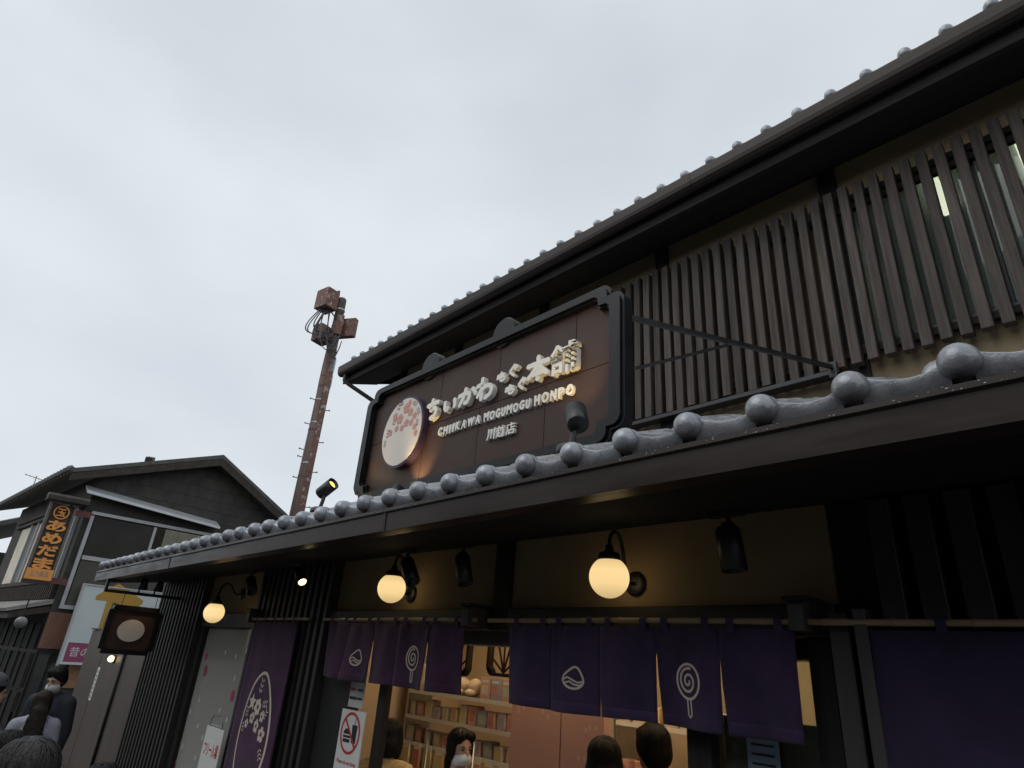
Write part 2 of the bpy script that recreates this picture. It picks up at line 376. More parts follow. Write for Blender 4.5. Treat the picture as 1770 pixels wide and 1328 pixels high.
# gutter box, in lengths with visible joints
seams = [XL + 0.12, at(297, 960, 1.8).x, at(668, 885, 1.8).x, -0.95 + 2.2, XR]
for a, b in zip(seams, seams[1:]):
    bm = NB()
    prism(bm, [(1.80, 2.612), (1.795, 2.705), (1.782, 2.712), (1.782, 2.730), (1.800, 2.730), (1.806, 2.716), (1.90, 2.716), (1.90, 2.612)], a + 0.002, b - 0.002, lambda u, v, t: (t, u, v))
    obj('gutter', bm, GUT, canopy)
for x in seams[1:-1]:
    bm = NB(); prism(bm, [(1.797, 2.608), (1.789, 2.709), (1.797, 2.714), (1.803, 2.612)], x - 0.012, x + 0.012, lambda u, v, t: (t, u, v)); obj('gutter_joint', bm, GUT, canopy)
DROP = mat('water_drop', (0.42, 0.44, 0.46), 0.05, 0.0, 5, spec=1.0)
bm = NB()
for i in range(300):
    x = random.uniform(-5.5, 0.3); z = random.choice([random.uniform(2.714, 2.729), 2.7115]); rr = random.uniform(0.0011, 0.0024)
    bmesh.ops.create_icosphere(bm, subdivisions=1, radius=rr, matrix=Matrix.Translation((x, 1.7815 + (0.004 if z < 2.712 else 0), z)) @ Matrix.Diagonal((random.uniform(.8, 2.0), 0.7, 1, 1)))
o = obj('rain_drops', bm, DROP, canopy, True); o['kind'] = 'stuff'
# soffit boards rising to the wall
bm = NB(); prism(bm, [(1.905, 2.618), (2.80, 2.722), (2.80, 2.735), (1.905, 2.64)], XL + 0.14, XR - 0.05, lambda u, v, t: (t, u, v))
obj('soffit', bm, SOFF, canopy)
bm = NB(); prism(bm, [(1.80, 2.61), (1.80, 2.73), (4.9, 3.92), (4.9, 3.80), (2.8, 2.72), (1.95, 2.61)], XL + 0.05, XL + 0.12, lambda u, v, t: (t, u, v))
obj('bargeboard', bm, GUT, canopy)

# ---- upper storey
YU = 4.90
bm = NB(); box(bm, -8.3, XR, YU, YU + 0.15, 3.6, 5.60 - 1.2); box(bm, -8.3, -1.36, YU, YU + 0.15, 4.40, 6.45); box(bm, -1.36, XR, YU, YU + 0.15, 5.93, 6.45)
obj('upper_wall', bm, PLAST, shop)
obj('upper_side_wall', B(-8.3, -8.15, YU + 0.15, 9.0, 3.0, 7.2), PLAST, shop)
for x in (-1.42, -3.18, -4.98, -6.75, -8.2):
    obj('post', B(x - 0.075, x + 0.075, YU - 0.035, YU + 0.02, 3.7, 6.32, 0.004), DWOOD, shop)
# slats
sl_bm = NB(); box(sl_bm, -0.0365, 0.0365, -0.045, 0.035, -0.83, 0.83, 0.003); SLM = mesh_of('slat', sl_bm, SLAT)
sx = -4.03
while sx < 2.4:
    o = inst('slat', SLM, shop, (sx, 4.80 + random.uniform(-.003, .003), 5.125 + random.uniform(-.008, .008)), (random.uniform(-.002, .002), random.uniform(-.003, .003), 0))
    sx += 0.1195
for z in (5.78, 4.42): obj('slat_rail', B(-4.1, 2.6, 4.837, 4.885, z - 0.03, z + 0.03, 0.003), DWOOD, shop)
obj('slat_base_rail', B(-4.1, -1.53, 4.74, 4.86, 4.245, 4.285, 0.003), BLACK, shop)
# window behind the slats
ALU = mat('dark_sash', (0.03, 0.03, 0.032), 0.35, 0.1, 8)
obj('window_sill', B(-1.36, 2.6, 4.84, 4.99, 4.40, 4.47, 0.004), ALU, shop)
obj('window_head', B(-1.36, 2.6, 4.87, 4.99, 5.87, 5.93, 0.004), ALU, shop)
for x in (-1.33, -0.42, 0.5, 1.5, 2.5): obj('window_mullion', B(x - 0.03, x + 0.03, 4.89, 4.96, 4.47, 5.87, 0.003), ALU, shop)
def glass_mat(name, tint, refl=0.12, rough=0.02, alpha=1.0, dens=0.0, film=(0.4, 0.42, 0.4)):
    M = bpy.data.materials.new(name); M.use_nodes = True; n = M.node_tree; n.nodes.clear()
    o_ = n.nodes.new('ShaderNodeOutputMaterial'); tr = n.nodes.new('ShaderNodeBsdfTransparent'); tr.inputs[0].default_value = (*tint, 1)
    gl = n.nodes.new('ShaderNodeBsdfGlossy'); gl.inputs['Roughness'].default_value = rough
    fr = n.nodes.new('ShaderNodeFresnel'); fr.inputs[0].default_value = 1.5
    mxs = n.nodes.new('ShaderNodeMixShader'); n.links.new(fr.outputs[0], mxs.inputs[0]); n.links.new(tr.outputs[0], mxs.inputs[1]); n.links.new(gl.outputs[0], mxs.inputs[2])
    last = mxs
    if dens:
        df = n.nodes.new('ShaderNodeBsdfDiffuse'); df.inputs[0].default_value = (*film, 1)
        m2 = n.nodes.new('ShaderNodeMixShader'); m2.inputs[0].default_value = dens; n.links.new(mxs.outputs[0], m2.inputs[1]); n.links.new(df.outputs[0], m2.inputs[2]); last = m2
    n.links.new(last.outputs[0], o_.inputs[0]); return M
GLASS = glass_mat('window_glass', (0.86, 0.93, 0.92))
GLASSF = glass_mat('frosted_film_glass', (0.8, 0.86, 0.84), dens=0.28, film=(0.42, 0.5, 0.5))
for a, b in ((-1.30, -0.45), (-0.39, 0.47), (0.53, 1.47), (1.53, 2.47)): obj('window_pane', B(a, b, 4.92, 4.93, 4.47, 5.87), GLASSF, shop)
INTW = mat('office_wall', (0.55, 0.58, 0.55), 0.8, 0.05, 2)
bm = NB(); box(bm, -1.5, 3.1, 7.6, 7.7, 4.2, 6.3); box(bm, -1.55, -1.45, 5.06, 7.6, 4.2, 6.3); box(bm, -1.5, 3.1, 5.06, 7.6, 6.2, 6.3); box(bm, -1.5, 3.1, 5.06, 7.6, 4.1, 4.2); box(bm, 3.1, 3.15, 5.06, 7.6, 4.1, 6.3)
obj('upper_room', bm, INTW, shop)
TUBE = mat('fluorescent', (1, 1, 1), 0.5, 0, 1, emit=(1.0, 0.93, 0.72), estr=2.4)
for x in (-0.75, -0.1, 0.55, 1.3): obj('ceiling_tube_light', B(x - 0.05, x + 0.05, 5.25, 6.0, 6.13, 6.19, 0.01), TUBE, shop)

# ---- upper roof
uroof = thing('upper_roof', None, None); uroof.parent = shop
UY, UZ = 4.262, 6.497
UXL = -9.15
for i in range(-9, 34):
    x = 0.0080 - i * PITCH
    if x < UXL + 0.06: break
    jz = random.uniform(-0.003, 0.003)
    inst('eave_tile', PAN, uroof, (x, UY + 0.01, UZ + jz))
    inst('tile_roll', ROLL, uroof, (x, UY + 0.02, UZ + jz))
    inst('tile_knob', KNOB, uroof, (x, UY, UZ + jz), (0, random.uniform(0, 6), random.uniform(-.04, .04)), (.88, .88, .88))
roof_field('roof_courses', uroof, 0.008 + 8 * PITCH, 41, UY + 0.26, UZ + 0.26 * SL - 0.03, 12)
bm = NB(); prism(bm, [(UY + 0.06, UZ - 0.075), (7.3, UZ - 0.075 + 3.0 * SL), (10.3, UZ - 0.075), (10.3, UZ - 0.14), (7.3, UZ - 0.16 + 3.0 * SL), (UY + 0.06, UZ - 0.12)], UXL + 0.03, XR - 0.1, lambda u, v, t: (t, u, v))
obj('roof_deck', bm, SOFF, uroof)
SOFF2 = mat('upper_eave_boards', (0.034, 0.031, 0.030), 0.8, 0.3, 5, stretch=(0.2, 3, 3), spec=0.2)
GUT2 = mat('upper_gutter_brown', (0.036, 0.028, 0.025), 0.42, 0.2, 4, stretch=(0.3, 3, 3), rvar=0.08, spec=0.22)
for a, b in ((UXL, at(1195, 303, 4.2).x), (at(1195, 303, 4.2).x, XR)):
    bm = NB()
    pr = [(4.165, 6.372), (4.165, 6.392), (4.18, 6.392), (4.185, 6.38), (4.30, 6.38)] + [(4.235 + 0.068 * math.cos(R(q)), 6.30 + 0.075 * math.sin(R(q))) for q in (0, -30, -60, -90, -120, -150, -180)]
    prism(bm, pr, a + 0.002, b - 0.002, lambda u, v, t: (t, u, v)); obj('gutter', bm, GUT2, uroof)
obj('fascia', B(UXL + 0.05, XR, 4.31, 4.36, 6.125, 6.36, 0.004), SOFF2, uroof)
bm = NB(); prism(bm, [(4.361, 6.13), (4.91, 6.315), (4.91, 6.335), (4.361, 6.15)], UXL + 0.05, XR, lambda u, v, t: (t, u, v)); obj('soffit', bm, SOFF2, uroof)
bm = NB(); prism(bm, [(4.30, 6.12), (4.30, 6.39), (7.3, 7.48), (7.3, 7.2)], UXL + 0.0, UXL + 0.05, lambda u, v, t: (t, u, v)); obj('bargeboard', bm, SOFF, uroof)
bm = NB(); tube(bm, [(-8.98, 4.24, 6.26), (-8.98, 4.24, 6.12), (-8.93, 4.3, 6.06), (-8.40, 4.80, 5.62), (-8.36, 4.85, 5.55), (-8.36, 4.85, 4.0)], 0.034, 10); obj('downpipe', bm, GUT2, uroof, True)

# ---- lower wall, beams, posts
YW = 2.75
def wallbox(x0, x1, z0, z1): obj('lower_wall', B(x0, x1, YW, YW + 0.12, z0, z1), PLAST, shop)
wallbox(-8.26, -6.63, 2.30, 2.73); wallbox(-5.11, -3.09, 2.31, 2.73); wallbox(-2.94, -1.03, 2.31, 2.73)
obj('post', B(-3.09, -2.94, YW - 0.03, YW + 0.1, 2.185, 2.73, 0.004), DWOOD, shop)
obj('lintel', B(-5.11, -3.12, YW - 0.05, YW + 0.1, 2.185, 2.309, 0.005), DWOODX, shop)
obj('lintel', B(-2.925, -1.03, YW - 0.05, YW + 0.1, 2.185, 2.309, 0.005), DWOODX, shop)
obj('lintel', B(-8.26, -6.63, YW - 0.03, YW + 0.1, 2.155, 2.299, 0.005), DWOODX, shop)
obj('post', B(-4.285, -4.185, YW, YW + 0.05, 0, 2.184, 0.004), DWOOD, shop)
obj('post', B(-1.765, -1.645, YW + 0.02, YW + 0.14, 0, 2.184, 0.004), DWOOD, shop)
obj('post', B(-1.165, -1.07, YW - 0.02, YW + 0.12, 0, 2.184, 0.004), DWOOD, shop)
GBOARD = mat('grey_stained_board', (0.045, 0.042, 0.040), 0.65, 0.3, 10, stretch=(1, 1, 0.12), bump=0.2)
obj('door_jamb', B(-1.04, -0.965, YW - 0.10, YW + 0.02, 0, 2.27, 0.004), GBOARD, shop)
obj('door_jamb', B(-0.93, -0.885, YW - 0.15, YW + 0.02, 0, 2.28, 0.004), GBOARD, shop)
obj('back_panel', B(-10.0, -8.262, YW, YW + 0.08, 0, 2.735), BLKM, shop)
obj('back_panel', B(-5.108, -4.69, YW - 0.01, YW + 0.10, 0, 2.183), BLKM, shop)
obj('back_panel', B(-6.628, -5.112, YW, YW + 0.08, 0, 2.735), BLKM, shop)
obj('back_panel', B(-1.03, XR, YW + 0.022, YW + 0.1, 0, 2.735), BLKM, shop)
FIN = mat('louvre_fin', (0.030, 0.026, 0.024), 0.55, 0.3, 12, stretch=(1, 1, 0.12), bump=0.1)
fb = NB(); box(fb, -0.027, 0.027, -0.085, 0.0, 0, 2.70, 0.003); FINM = mesh_of('louvre_fin', fb, FIN)
for x0, x1, st in ((-9.93, -8.30, 0.117), (-6.58, -5.15, 0.119)):
    n_ = int((x1 - x0) / st)
    for i in range(n_ + 1): inst('louvre_fin', FINM, shop, (x0 + (x1 - x0) * i / n_, YW, 0.0))
fb = NB(); box(fb, -0.040, 0.040, -0.10, 0.02, 0, 2.69, 0.003); FINW = mesh_of('wide_louvre_fin', fb, FIN)
for i in range(30):
    x = -0.80 + 0.132 * i
    if x < XR: inst('wide_louvre_fin', FINW, shop, (x, YW, 0.0))
# show window
FILM = glass_mat('show_window_glass', (0.80, 0.82, 0.78), dens=0.72, film=(0.42, 0.42, 0.39))
obj('window_frame', B(-8.262, -8.12, YW - 0.02, YW + 0.10, 0.35, 2.153, 0.004), DWOOD, shop)
obj('window_frame', B(-6.70, -6.632, YW - 0.02, YW + 0.10, 0.35, 2.153, 0.004), DWOOD, shop)
obj('window_frame', B(-8.118, -6.702, YW - 0.02, YW + 0.10, 0.30, 0.40, 0.004), DWOOD, shop)
pane = obj('show_window_pane', B(-8.118, -6.702, YW + 0.03, YW + 0.04, 0.402, 2.150), FILM, shop)
obj('plinth', B(-8.262, -6.632, YW - 0.02, YW + 0.1, 0, 0.298), DWOOD, shop)
GREYB = mat('window_backing', (0.30, 0.295, 0.27), 0.8, 0.12, 1.2)
bm = NB(); box(bm, -8.25, -6.65, 3.35, 3.40, 0, 2.6); box(bm, -8.30, -8.25, 2.84, 3.35, 0, 2.6); box(bm, -6.65, -6.6, 2.84, 3.35, 0, 2.6); obj('window_box', bm, GREYB, shop)
fW = lambda u, v, t: (u, YW + 0.028 - t, v)
drops = [((652, 345), .10, .028, -4), ((553, 300), .04, .04, 0)]
for (px, py, rx, rz_) in ((424, 1163, .040, .072), (402, 1203, .050, .055), (355, 1160, .045, .06), (357, 1135, .03, .04), (300, 1322, .06, .06)):
    c = at(px, py, YW + .028); bm = NB(); fillpoly(bm, ell(c.x, c.z, rx, rz_, 20), fW, 0.002); obj('red_petal_sticker', bm, MAG, pane)
for (px, py) in ((390, 1128), (408, 1135), (426, 1125), (406, 1172), (380, 1228), (345, 1210), (342, 1255), (350, 1275), (330, 1230), (413, 1190), (392, 1245), (316, 1290), (338, 1310)):
    c = at(px, py, YW + .028); bm = NB(); fillpoly(bm, ell(c.x, c.z, .013, .028, 10), fW, 0.002); obj('white_fleck_sticker', bm, WHITE, pane)

# ---- shop interior
WARMW = mat('shop_wall_cream', (0.62, 0.50, 0.36), 0.8, 0.05, 2)
FLOORW = mat('shop_floor', (0.30, 0.23, 0.16), 0.6, 0.2, 4)
bm = NB(); box(bm, -6.6, 1.5, 5.3, 5.4, 0, 2.9); obj('back_wall', bm, WARMW, shop)
obj('inner_side_wall', B(-6.6, -6.5, 2.9, 5.3, 0, 2.9), WARMW, shop); obj('inner_side_wall', B(-0.9, -0.8, 2.9, 5.3, 0, 2.9), WARMW, shop)
obj('inner_ceiling', B(-6.6, 1.5, 2.88, 5.3, 2.74, 2.80), WARMW, shop)
obj('shop_floor', B(-6.6, 1.5, 2.6, 5.3, 0.003, 0.05), FLOORW, shop)
obj('shutter_rail', B(-5.1, -1.17, 2.90, 2.98, 2.10, 2.19, 0.004), STEEL, shop)
obj('shutter_box', B(-5.1, -1.17, 2.88, 2.99, 2.20, 2.32, 0.004), BLKM, shop)
LEDM = mat('led_panel', (1, 1, 1), 0.5, 0, 1, emit=(1.0, 0.72, 0.42), estr=13.0)
for i, (x, y) in enumerate(((-5.4, 4.2), (-3.9, 4.0), (-2.4, 4.2), (-3.5, 3.25), (-1.95, 3.3))):
    o = obj('ceiling_light', B(x - 0.28, x + 0.28, y - 0.14, y + 0.14, 2.715, 2.738, 0.004), LEDM)
    tag(o, ['warm ceiling light panel at the far left inside the shop', 'warm ceiling light panel in the middle of the shop', 'warm ceiling light panel deep behind the wide curtain', 'warm ceiling light panel just inside the central post', 'warm ceiling light panel just inside the wide curtain'][i], 'ceiling light', 'ceiling lights inside the shop')

# ================================================================== SHOP SIGN
YS = 2.66                                                   # front of the brown board
sign = thing('shop_sign', 'large brown shop sign with raised cream lettering in a black scalloped frame', 'sign', (0, 0, 0))
def scallop(x0, x1, z0, z1, s, c, r1, r2, k=5):
    """rectangle whose corners step in with two rounded shoulders"""
    P = []
    def arc(cx, cz, r, a0, a1):
        for i in range(k + 1):
            a = R(a0 + (a1 - a0) * i / k); P.append((cx + r * math.cos(a), cz + r * math.sin(a)))
    # start right side, going up, counter-clockwise
    arc(x1 - r1, z1 - c - r1, r1, 0, 90); P.append((x1 - s, z1 - c)); arc(x1 - s - r2, z1 - r2, r2, 0, 90)
    arc(x0 + s + r2, z1 - r2, r2, 90, 180); P.append((x0 + s, z1 - c)); arc(x0 + r1, z1 - c - r1, r1, 90, 180)
    arc(x0 + r1, z0 + c + r1, r1, 180, 270); P.append((x0 + s, z0 + c)); arc(x0 + s + r2, z0 + r2, r2, 180, 270)
    arc(x1 - s - r2, z0 + r2, r2, 270, 360); P.append((x1 - s, z0 + c)); arc(x1 - r1, z0 + c + r1, r1, 270, 360)
    return P
fS = lambda u, v, t: (u, YS - t, v)
OX0, OX1, OZ0, OZ1 = -4.945, -1.985, 3.165, 4.245
po = scallop(OX0, OX1, OZ0, OZ1, 0.10, 0.085, 0.075, 0.075, 7)
po2 = scallop(OX0 + 0.02, OX1 - 0.02, OZ0 + 0.02, OZ1 - 0.02, 0.10, 0.085, 0.065, 0.065, 7)
pi = scallop(OX0 + 0.115, OX1 - 0.115, OZ0 + 0.085, OZ1 - 0.085, 0.085, 0.075, 0.045, 0.045, 7)
pi2 = scallop(OX0 + 0.10, OX1 - 0.10, OZ0 + 0.07, OZ1 - 0.07, 0.09, 0.08, 0.05, 0.05, 7)
bm = NB(); ringprism(bm, po, pi, -0.045, 0.036, fS); obj('frame', bm, SIGNFR, sign)
bm = NB(); ringprism(bm, po2, pi2, 0.037, 0.056, fS); obj('frame_moulding', bm, SIGNFR, sign)
bm = NB(); prism(bm, scallop(OX0 + .03, OX1 - .03, OZ0 + .03, OZ1 - .03, .10, .085, .065, .065), -0.085, -0.047, fS); obj('back_box', bm, BLKM, sign)
# brown board in separate panels
g = 0.0022; ix0, ix1, iz0, iz1, zm = OX0 + 0.09, OX1 - 0.09, OZ0 + 0.06, OZ1 - 0.06, 3.705
for cuts, z0, z1 in (([ix0, -3.845, -3.140, -2.400, ix1], zm, iz1), ([ix0, -4.008, -3.329, -2.654, ix1], iz0, zm)):
    for a, b in zip(cuts, cuts[1:]): obj('panel', B(a + g, b - g, YS, YS + 0.02, z0 + g, z1 - g, 0.0012), SIGNBR, sign)
obj('panel_backing', B(ix0 - .01, ix1 + .01, YS + 0.022, YS + 0.044, iz0 - .01, iz1 + .01), BLKM, sign)
for x in (-4.035, -3.115):
    bm = NB(); lathe(bm, [(0, -0.05), (0.115, -0.05), (0.125, -0.04), (0.125, 0.03), (0.115, 0.04), (0, 0.04)], 32, Matrix.Translation((x, YS + 0.02, 4.255)) @ Matrix.Rotation(R(90), 4, 'X'))
    obj('round_crest', bm, SIGNFR, sign)
# raised lettering
LD = 0.042
rows = [('ち', -3.975, -3.790, 3.725, 3.912), ('い', -3.752, -3.552, 3.738, 3.850), ('か', -3.560, -3.322, 3.738, 3.895), ('わ', -3.345, -3.132, 3.730, 3.925),
        ('も', -3.130, -3.018, 3.826, 3.912), ('ぐ', -3.010, -2.900, 3.832, 3.935), ('も', -3.030, -2.915, 3.700, 3.785), ('ぐ', -2.908, -2.805, 3.705, 3.805),
        ('本', -2.810, -2.590, 3.730, 3.925), ('舗', -2.588, -2.350, 3.722, 3.938)]
STROKES = {  # hand-drawn chunky characters, each a few brush strokes in a unit box
    'ち': [[(.06, .76), (.5, .79), (.94, .80)], [(.46, 1.0), (.40, .75), (.32, .42), (.52, .54), (.78, .50), (.88, .30), (.74, .08), (.42, .0)]],
    'い': [[(.10, .95), (.10, .55), (.16, .18), (.30, .06), (.36, .2)], [(.82, .92), (.88, .55), (.86, .2)]],
    'か': [[(.0, .66), (.35, .72), (.58, .70), (.62, .45), (.52, .05), (.36, .08)], [(.36, 1.0), (.28, .5), (.08, .02)], [(.78, .86), (.90, .70), (.96, .48)]],
    'わ': [[(.28, 1.0), (.28, .5), (.28, .0)], [(.0, .70), (.22, .73), (.40, .74), (.24, .44), (.04, .18)], [(.20, .36), (.48, .58), (.78, .58), (.94, .34), (.82, .08), (.56, .0)]],
    'も': [[(.46, 1.0), (.38, .55), (.38, .2), (.52, .0), (.80, .04), (.92, .34)], [(.08, .74), (.78, .76)], [(.06, .44), (.74, .46)]],
    'ぐ': [[(.62, 1.0), (.30, .66), (.10, .48), (.34, .28), (.66, .0)], [(.66, .76), (.76, .60)], [(.86, .88), (.96, .72)]],
    '本': [[(.5, 1.0), (.5, .5), (.5, .0)], [(.0, .70), (.5, .71), (1.0, .70)], [(.46, .66), (.30, .38), (.04, .14)], [(.54, .66), (.70, .38), (.96, .14)], [(.28, .22), (.72, .22)]]}
def brush_letter(ch, x0, x1, z0, z1, wd, dep):
    bm = NB(); h_ = wd / 2
    for k, st in enumerate(STROKES[ch]):
        P_ = [Vector((x0 + h_ + (x1 - x0 - wd) * u, z0 + h_ + (z1 - z0 - wd) * v)) for u, v in st]
        if len(P_) > 2:
            for _ in range(3): P_ = [P_[0]] + [a_.lerp(b_, f_) for a_, b_ in zip(P_, P_[1:]) for f_ in (.25, .75)] + [P_[-1]]
        Lf, Rt = [], []
        for i, p_ in enumerate(P_):
            d_ = (P_[min(i + 1, len(P_) - 1)] - P_[max(i - 1, 0)]).normalized(); n_ = Vector((-d_.y, d_.x)) * h_ * (1 + .06 * math.sin(i * .9 + k)); Lf.append(p_ + n_); Rt.append(p_ - n_)
        t0 = 0.0 - .0004 * k; t1 = dep + .0006 * k
        V = [[bm.verts.new(fS(q.x, q.y, t_)) for q in S_] for S_ in (Lf, Rt) for t_ in (t0, t1)]            # left back, left front, right back, right front
        for i in range(len(P_) - 1):
            for A_, B_ in ((V[0], V[1]), (V[3], V[2]), (V[1], V[3]), (V[2], V[0])): bm.faces.new((A_[i], A_[i + 1], B_[i + 1], B_[i]))
        for e, sgn in ((0, -1), (-1, 1)):                                     # rounded stroke ends
            c_ = P_[e]; ax = (Lf[e] - c_); ay = Vector((ax.y, -ax.x)) * sgn
            prism(bm, [tuple(c_ + ax * math.cos(R(q)) + ay * math.sin(R(q))) for q in range(0, 360, 30)], t0 - .0002, t1 - .0003, fS)
    return obj('letter', bm, CREAM, sign)
for i, (ch, a, b, c, d) in enumerate(rows):
    if ch in STROKES:
        brush_letter(ch, a, b, c, d, .021 if ch in 'もぐ' else .036, LD if ch not in 'もぐ' else .036); continue
    small = ch in 'もぐ'
    glyph('letter', ch, a, b, c, d, LD if not small else 0.036, fS, CREAM, sign, offset=0.018 if ch == '舗' else (0.055 if small else 0.080), extrude=0.3, res=4, tilt=random.uniform(-0.05, 0.05))
def latin(s, x0, x1, z0, z1, dep=0.024):
    wds = {'I': 0.34, 'W': 1.25, 'M': 1.2, 'O': 1.1, 'G': 1.05}
    tot = sum(wds.get(ch, 0.9) for ch in s) + 0.30 * (len(s) - 1); k = (x1 - x0) / tot; x = x0
    for ch in s:
        wd = wds.get(ch, 0.9) * k; j = random.uniform(-0.004, 0.004)
        glyph('letter', ch, x, x + wd, z0 + j, z1 + j, dep, fS, CREAM, sign, offset=0.045, extrude=0.3, res=3, tilt=random.uniform(-.04, .04)); x += wd + 0.30 * k
latin('CHIIKAWA', -3.790, -3.285, 3.566, 3.636); latin('MOGUMOGU', -3.245, -2.775, 3.562, 3.632); latin('HONPO', -2.735, -2.390, 3.558, 3.634)
for ch, a, b in (('川', -3.195, -3.110), ('越', -3.095, -3.010), ('店', -2.995, -2.905)):
    glyph('letter', ch, a, b, 3.410, 3.496, 0.024, fS, CREAM, sign, offset=0.018, extrude=0.3)
# round emblem: plain cream disc with blossoms, plum rim
ecx, ecz, er = -4.262, 3.703, 0.300
bm = NB(); prism(bm, ell(ecx, ecz, er, er + 0.012, 48), 0.0, 0.058, fS); emb = obj('emblem', bm, PLUM, sign)
EMBF = mat('emblem_cream', (0.70, 0.65, 0.60), 0.5, 0.04, 4)
bm = NB(); prism(bm, ell(ecx, ecz, er - 0.018, er - 0.006, 48), 0.0585, 0.064, fS); obj('emblem_face', bm, EMBF, emb)
def flower(bm, cx, cz, r, n=5, t=0.0655):
    for k in range(n): a = 2 * math.pi * k / n + 0.3; fillpoly(bm, ell(cx + r * .55 * math.cos(a), cz + r * .55 * math.sin(a), r * .42, r * .42, 12), fS, t + 0.0004 * k)
def leafs(bm, cx, cz, r, a, t=0.0655):
    for k in range(3):
        for s in (-1, 1):
            d = a + s * 0.7; px = cx + math.cos(a) * r * k * .55; pz = cz + math.sin(a) * r * k * .55
            q = [(px, pz), (px + r * .35 * math.cos(d + .3), pz + r * .35 * math.sin(d + .3)), (px + r * .7 * math.cos(d), pz + r * .7 * math.sin(d)), (px + r * .35 * math.cos(d - .3), pz + r * .35 * math.sin(d - .3))]
            fillpoly(bm, q, fS, t + 0.0003 * k)
for dx, dz, rr in ((0.03, .20, .05), (-.05, .12, .05), (.10, .15, .04), (.06, .06, .038), (.17, .10, .035), (.0, .03, .03), (.19, .0, .03), (-.17, .02, .032), (-.13, .16, .038), (.13, .05, .03), (-.08, .04, .03), (.22, -.06, .03), (.07, .24, .03)):
    bm = NB(); flower(bm, ecx + dx, ecz + dz, rr); obj('blossom', bm, PINKP, emb)
for dx, dz, rr, a in ((-.10, .21, .06, 1.2), (.12, .23, .045, -.5), (-.15, .09, .05, .8), (-.21, -.02, .05, 1.4), (.20, .16, .045, -1.0), (-.03, .245, .04, 2.4), (.22, .06, .04, -1.4), (-.23, -.1, .04, 1.6)):
    bm = NB(); leafs(bm, ecx + dx, ecz + dz, rr, a); obj('leaf_sprig', bm, PLUM, emb)
# braces to the wall behind
bm = NB(); bar(bm, (-2.03, YS + 0.09, 4.02), at(1440, 635, 4.74), 0.022, 0.034); obj('brace', bm, BLACK, sign)
bm = NB(); pA = Vector((-2.03, YS + 0.09, 4.02)); pB = at(1440, 635, 4.74); pm = pA.lerp(pB, 0.42); bar(bm, (-2.02, YS + 0.09, 3.66), pm + Vector((0, 0, -0.03)), 0.016, 0.02); obj('brace', bm, BLACK, sign)
bm = NB(); box(bm, pB.x - 0.03, pB.x + 0.03, pB.y - 0.02, 4.84, pB.z - 0.09, pB.z + 0.04); obj('brace_plate', bm, BLACK, sign)
bm = NB(); bar(bm, (-4.86, YS + 0.09, 4.02), (-4.9, 4.88, 4.3), 0.035, 0.05); obj('brace', bm, BLACK, sign)
for x in (-4.86, -3.9, -3.0, -2.1): obj('support_leg', B(x - 0.03, x + 0.03, YS + 0.09, YS + 0.13, 3.05, OZ0 + 0.03), BLACK, sign)

# ---- floodlights on the canopy roof
AMB = mat('amber_lamp_face', (0.9, 0.7, 0.3), 0.4, 0, 1, emit=(1.0, 0.62, 0.12), estr=2.2)
def floodlight(label, base, head, aim, lit, r=0.052, ln=0.15, energy=6):
    f = thing('floodlight', label, 'floodlight', base, 0, 'floodlights on the canopy roof')
    b = Vector(base); h = Vector(head) - b; d = (Vector(aim) - Vector(head)).normalized()
    bm = NB(); lathe(bm, [(0, 0), (0.075, 0), (0.078, 0.012), (0.078, 0.045), (0.05, 0.058), (0, 0.06)], 20); obj('base', bm, BLACK, f, True)
    bm = NB(); tube(bm, [(0, 0, 0.05), (h.x * .5, h.y * .5, h.z * .55), h - d * 0.01], 0.017, 8); obj('arm', bm, BLACK, f)
    bm = NB(); lathe(bm, [(0, -ln / 2), (r * .92, -ln / 2), (r, -ln / 2 + 0.01), (r, ln / 2), (r * .90, ln / 2), (r * .86, ln / 2 - 0.03), (0, ln / 2 - 0.032)], 28, align(d, h)); hd = obj('head', bm, BLACK, f, True)
    if lit:
        bm = NB(); lathe(bm, [(0, 0.0), (r * .62, 0.0), (r * .62, 0.004), (0, 0.006)], 20, align(d, h + d * (ln / 2 - 0.026))); obj('lens', bm, AMB, hd)
    l_ = lamp('floodlight_beam', 'SPOT', Vector(head) + d * (ln / 2 + 0.01), energy, (1.0, 0.72, 0.33), aim, 0.03, 75, 0.8); l_.parent = f; l_.matrix_parent_inverse = Matrix.Translation(-b)
    return f
hR = at(997, 722, 2.36)
floodlight('black floodlight in front of the sign, turned to the large lettering', (hR.x - 0.02, 2.34, 3.03), hR, (-2.45, 2.62, 3.85), False, 0.060, 0.15, 9)
hL = at(565, 845, 2.42)
floodlight('black floodlight with an amber lit face left of the sign', (hL.x - 0.02, 2.40, 3.06), hL, (-4.35, 2.62, 3.72), True, 0.055, 0.17, 6)
floodlight('black floodlight close below the round emblem of the sign', (-4.02, 2.42, 3.02), (-4.0, 2.47, 3.12), (-3.98, 2.66, 3.42), False, 0.045, 0.10, 12)

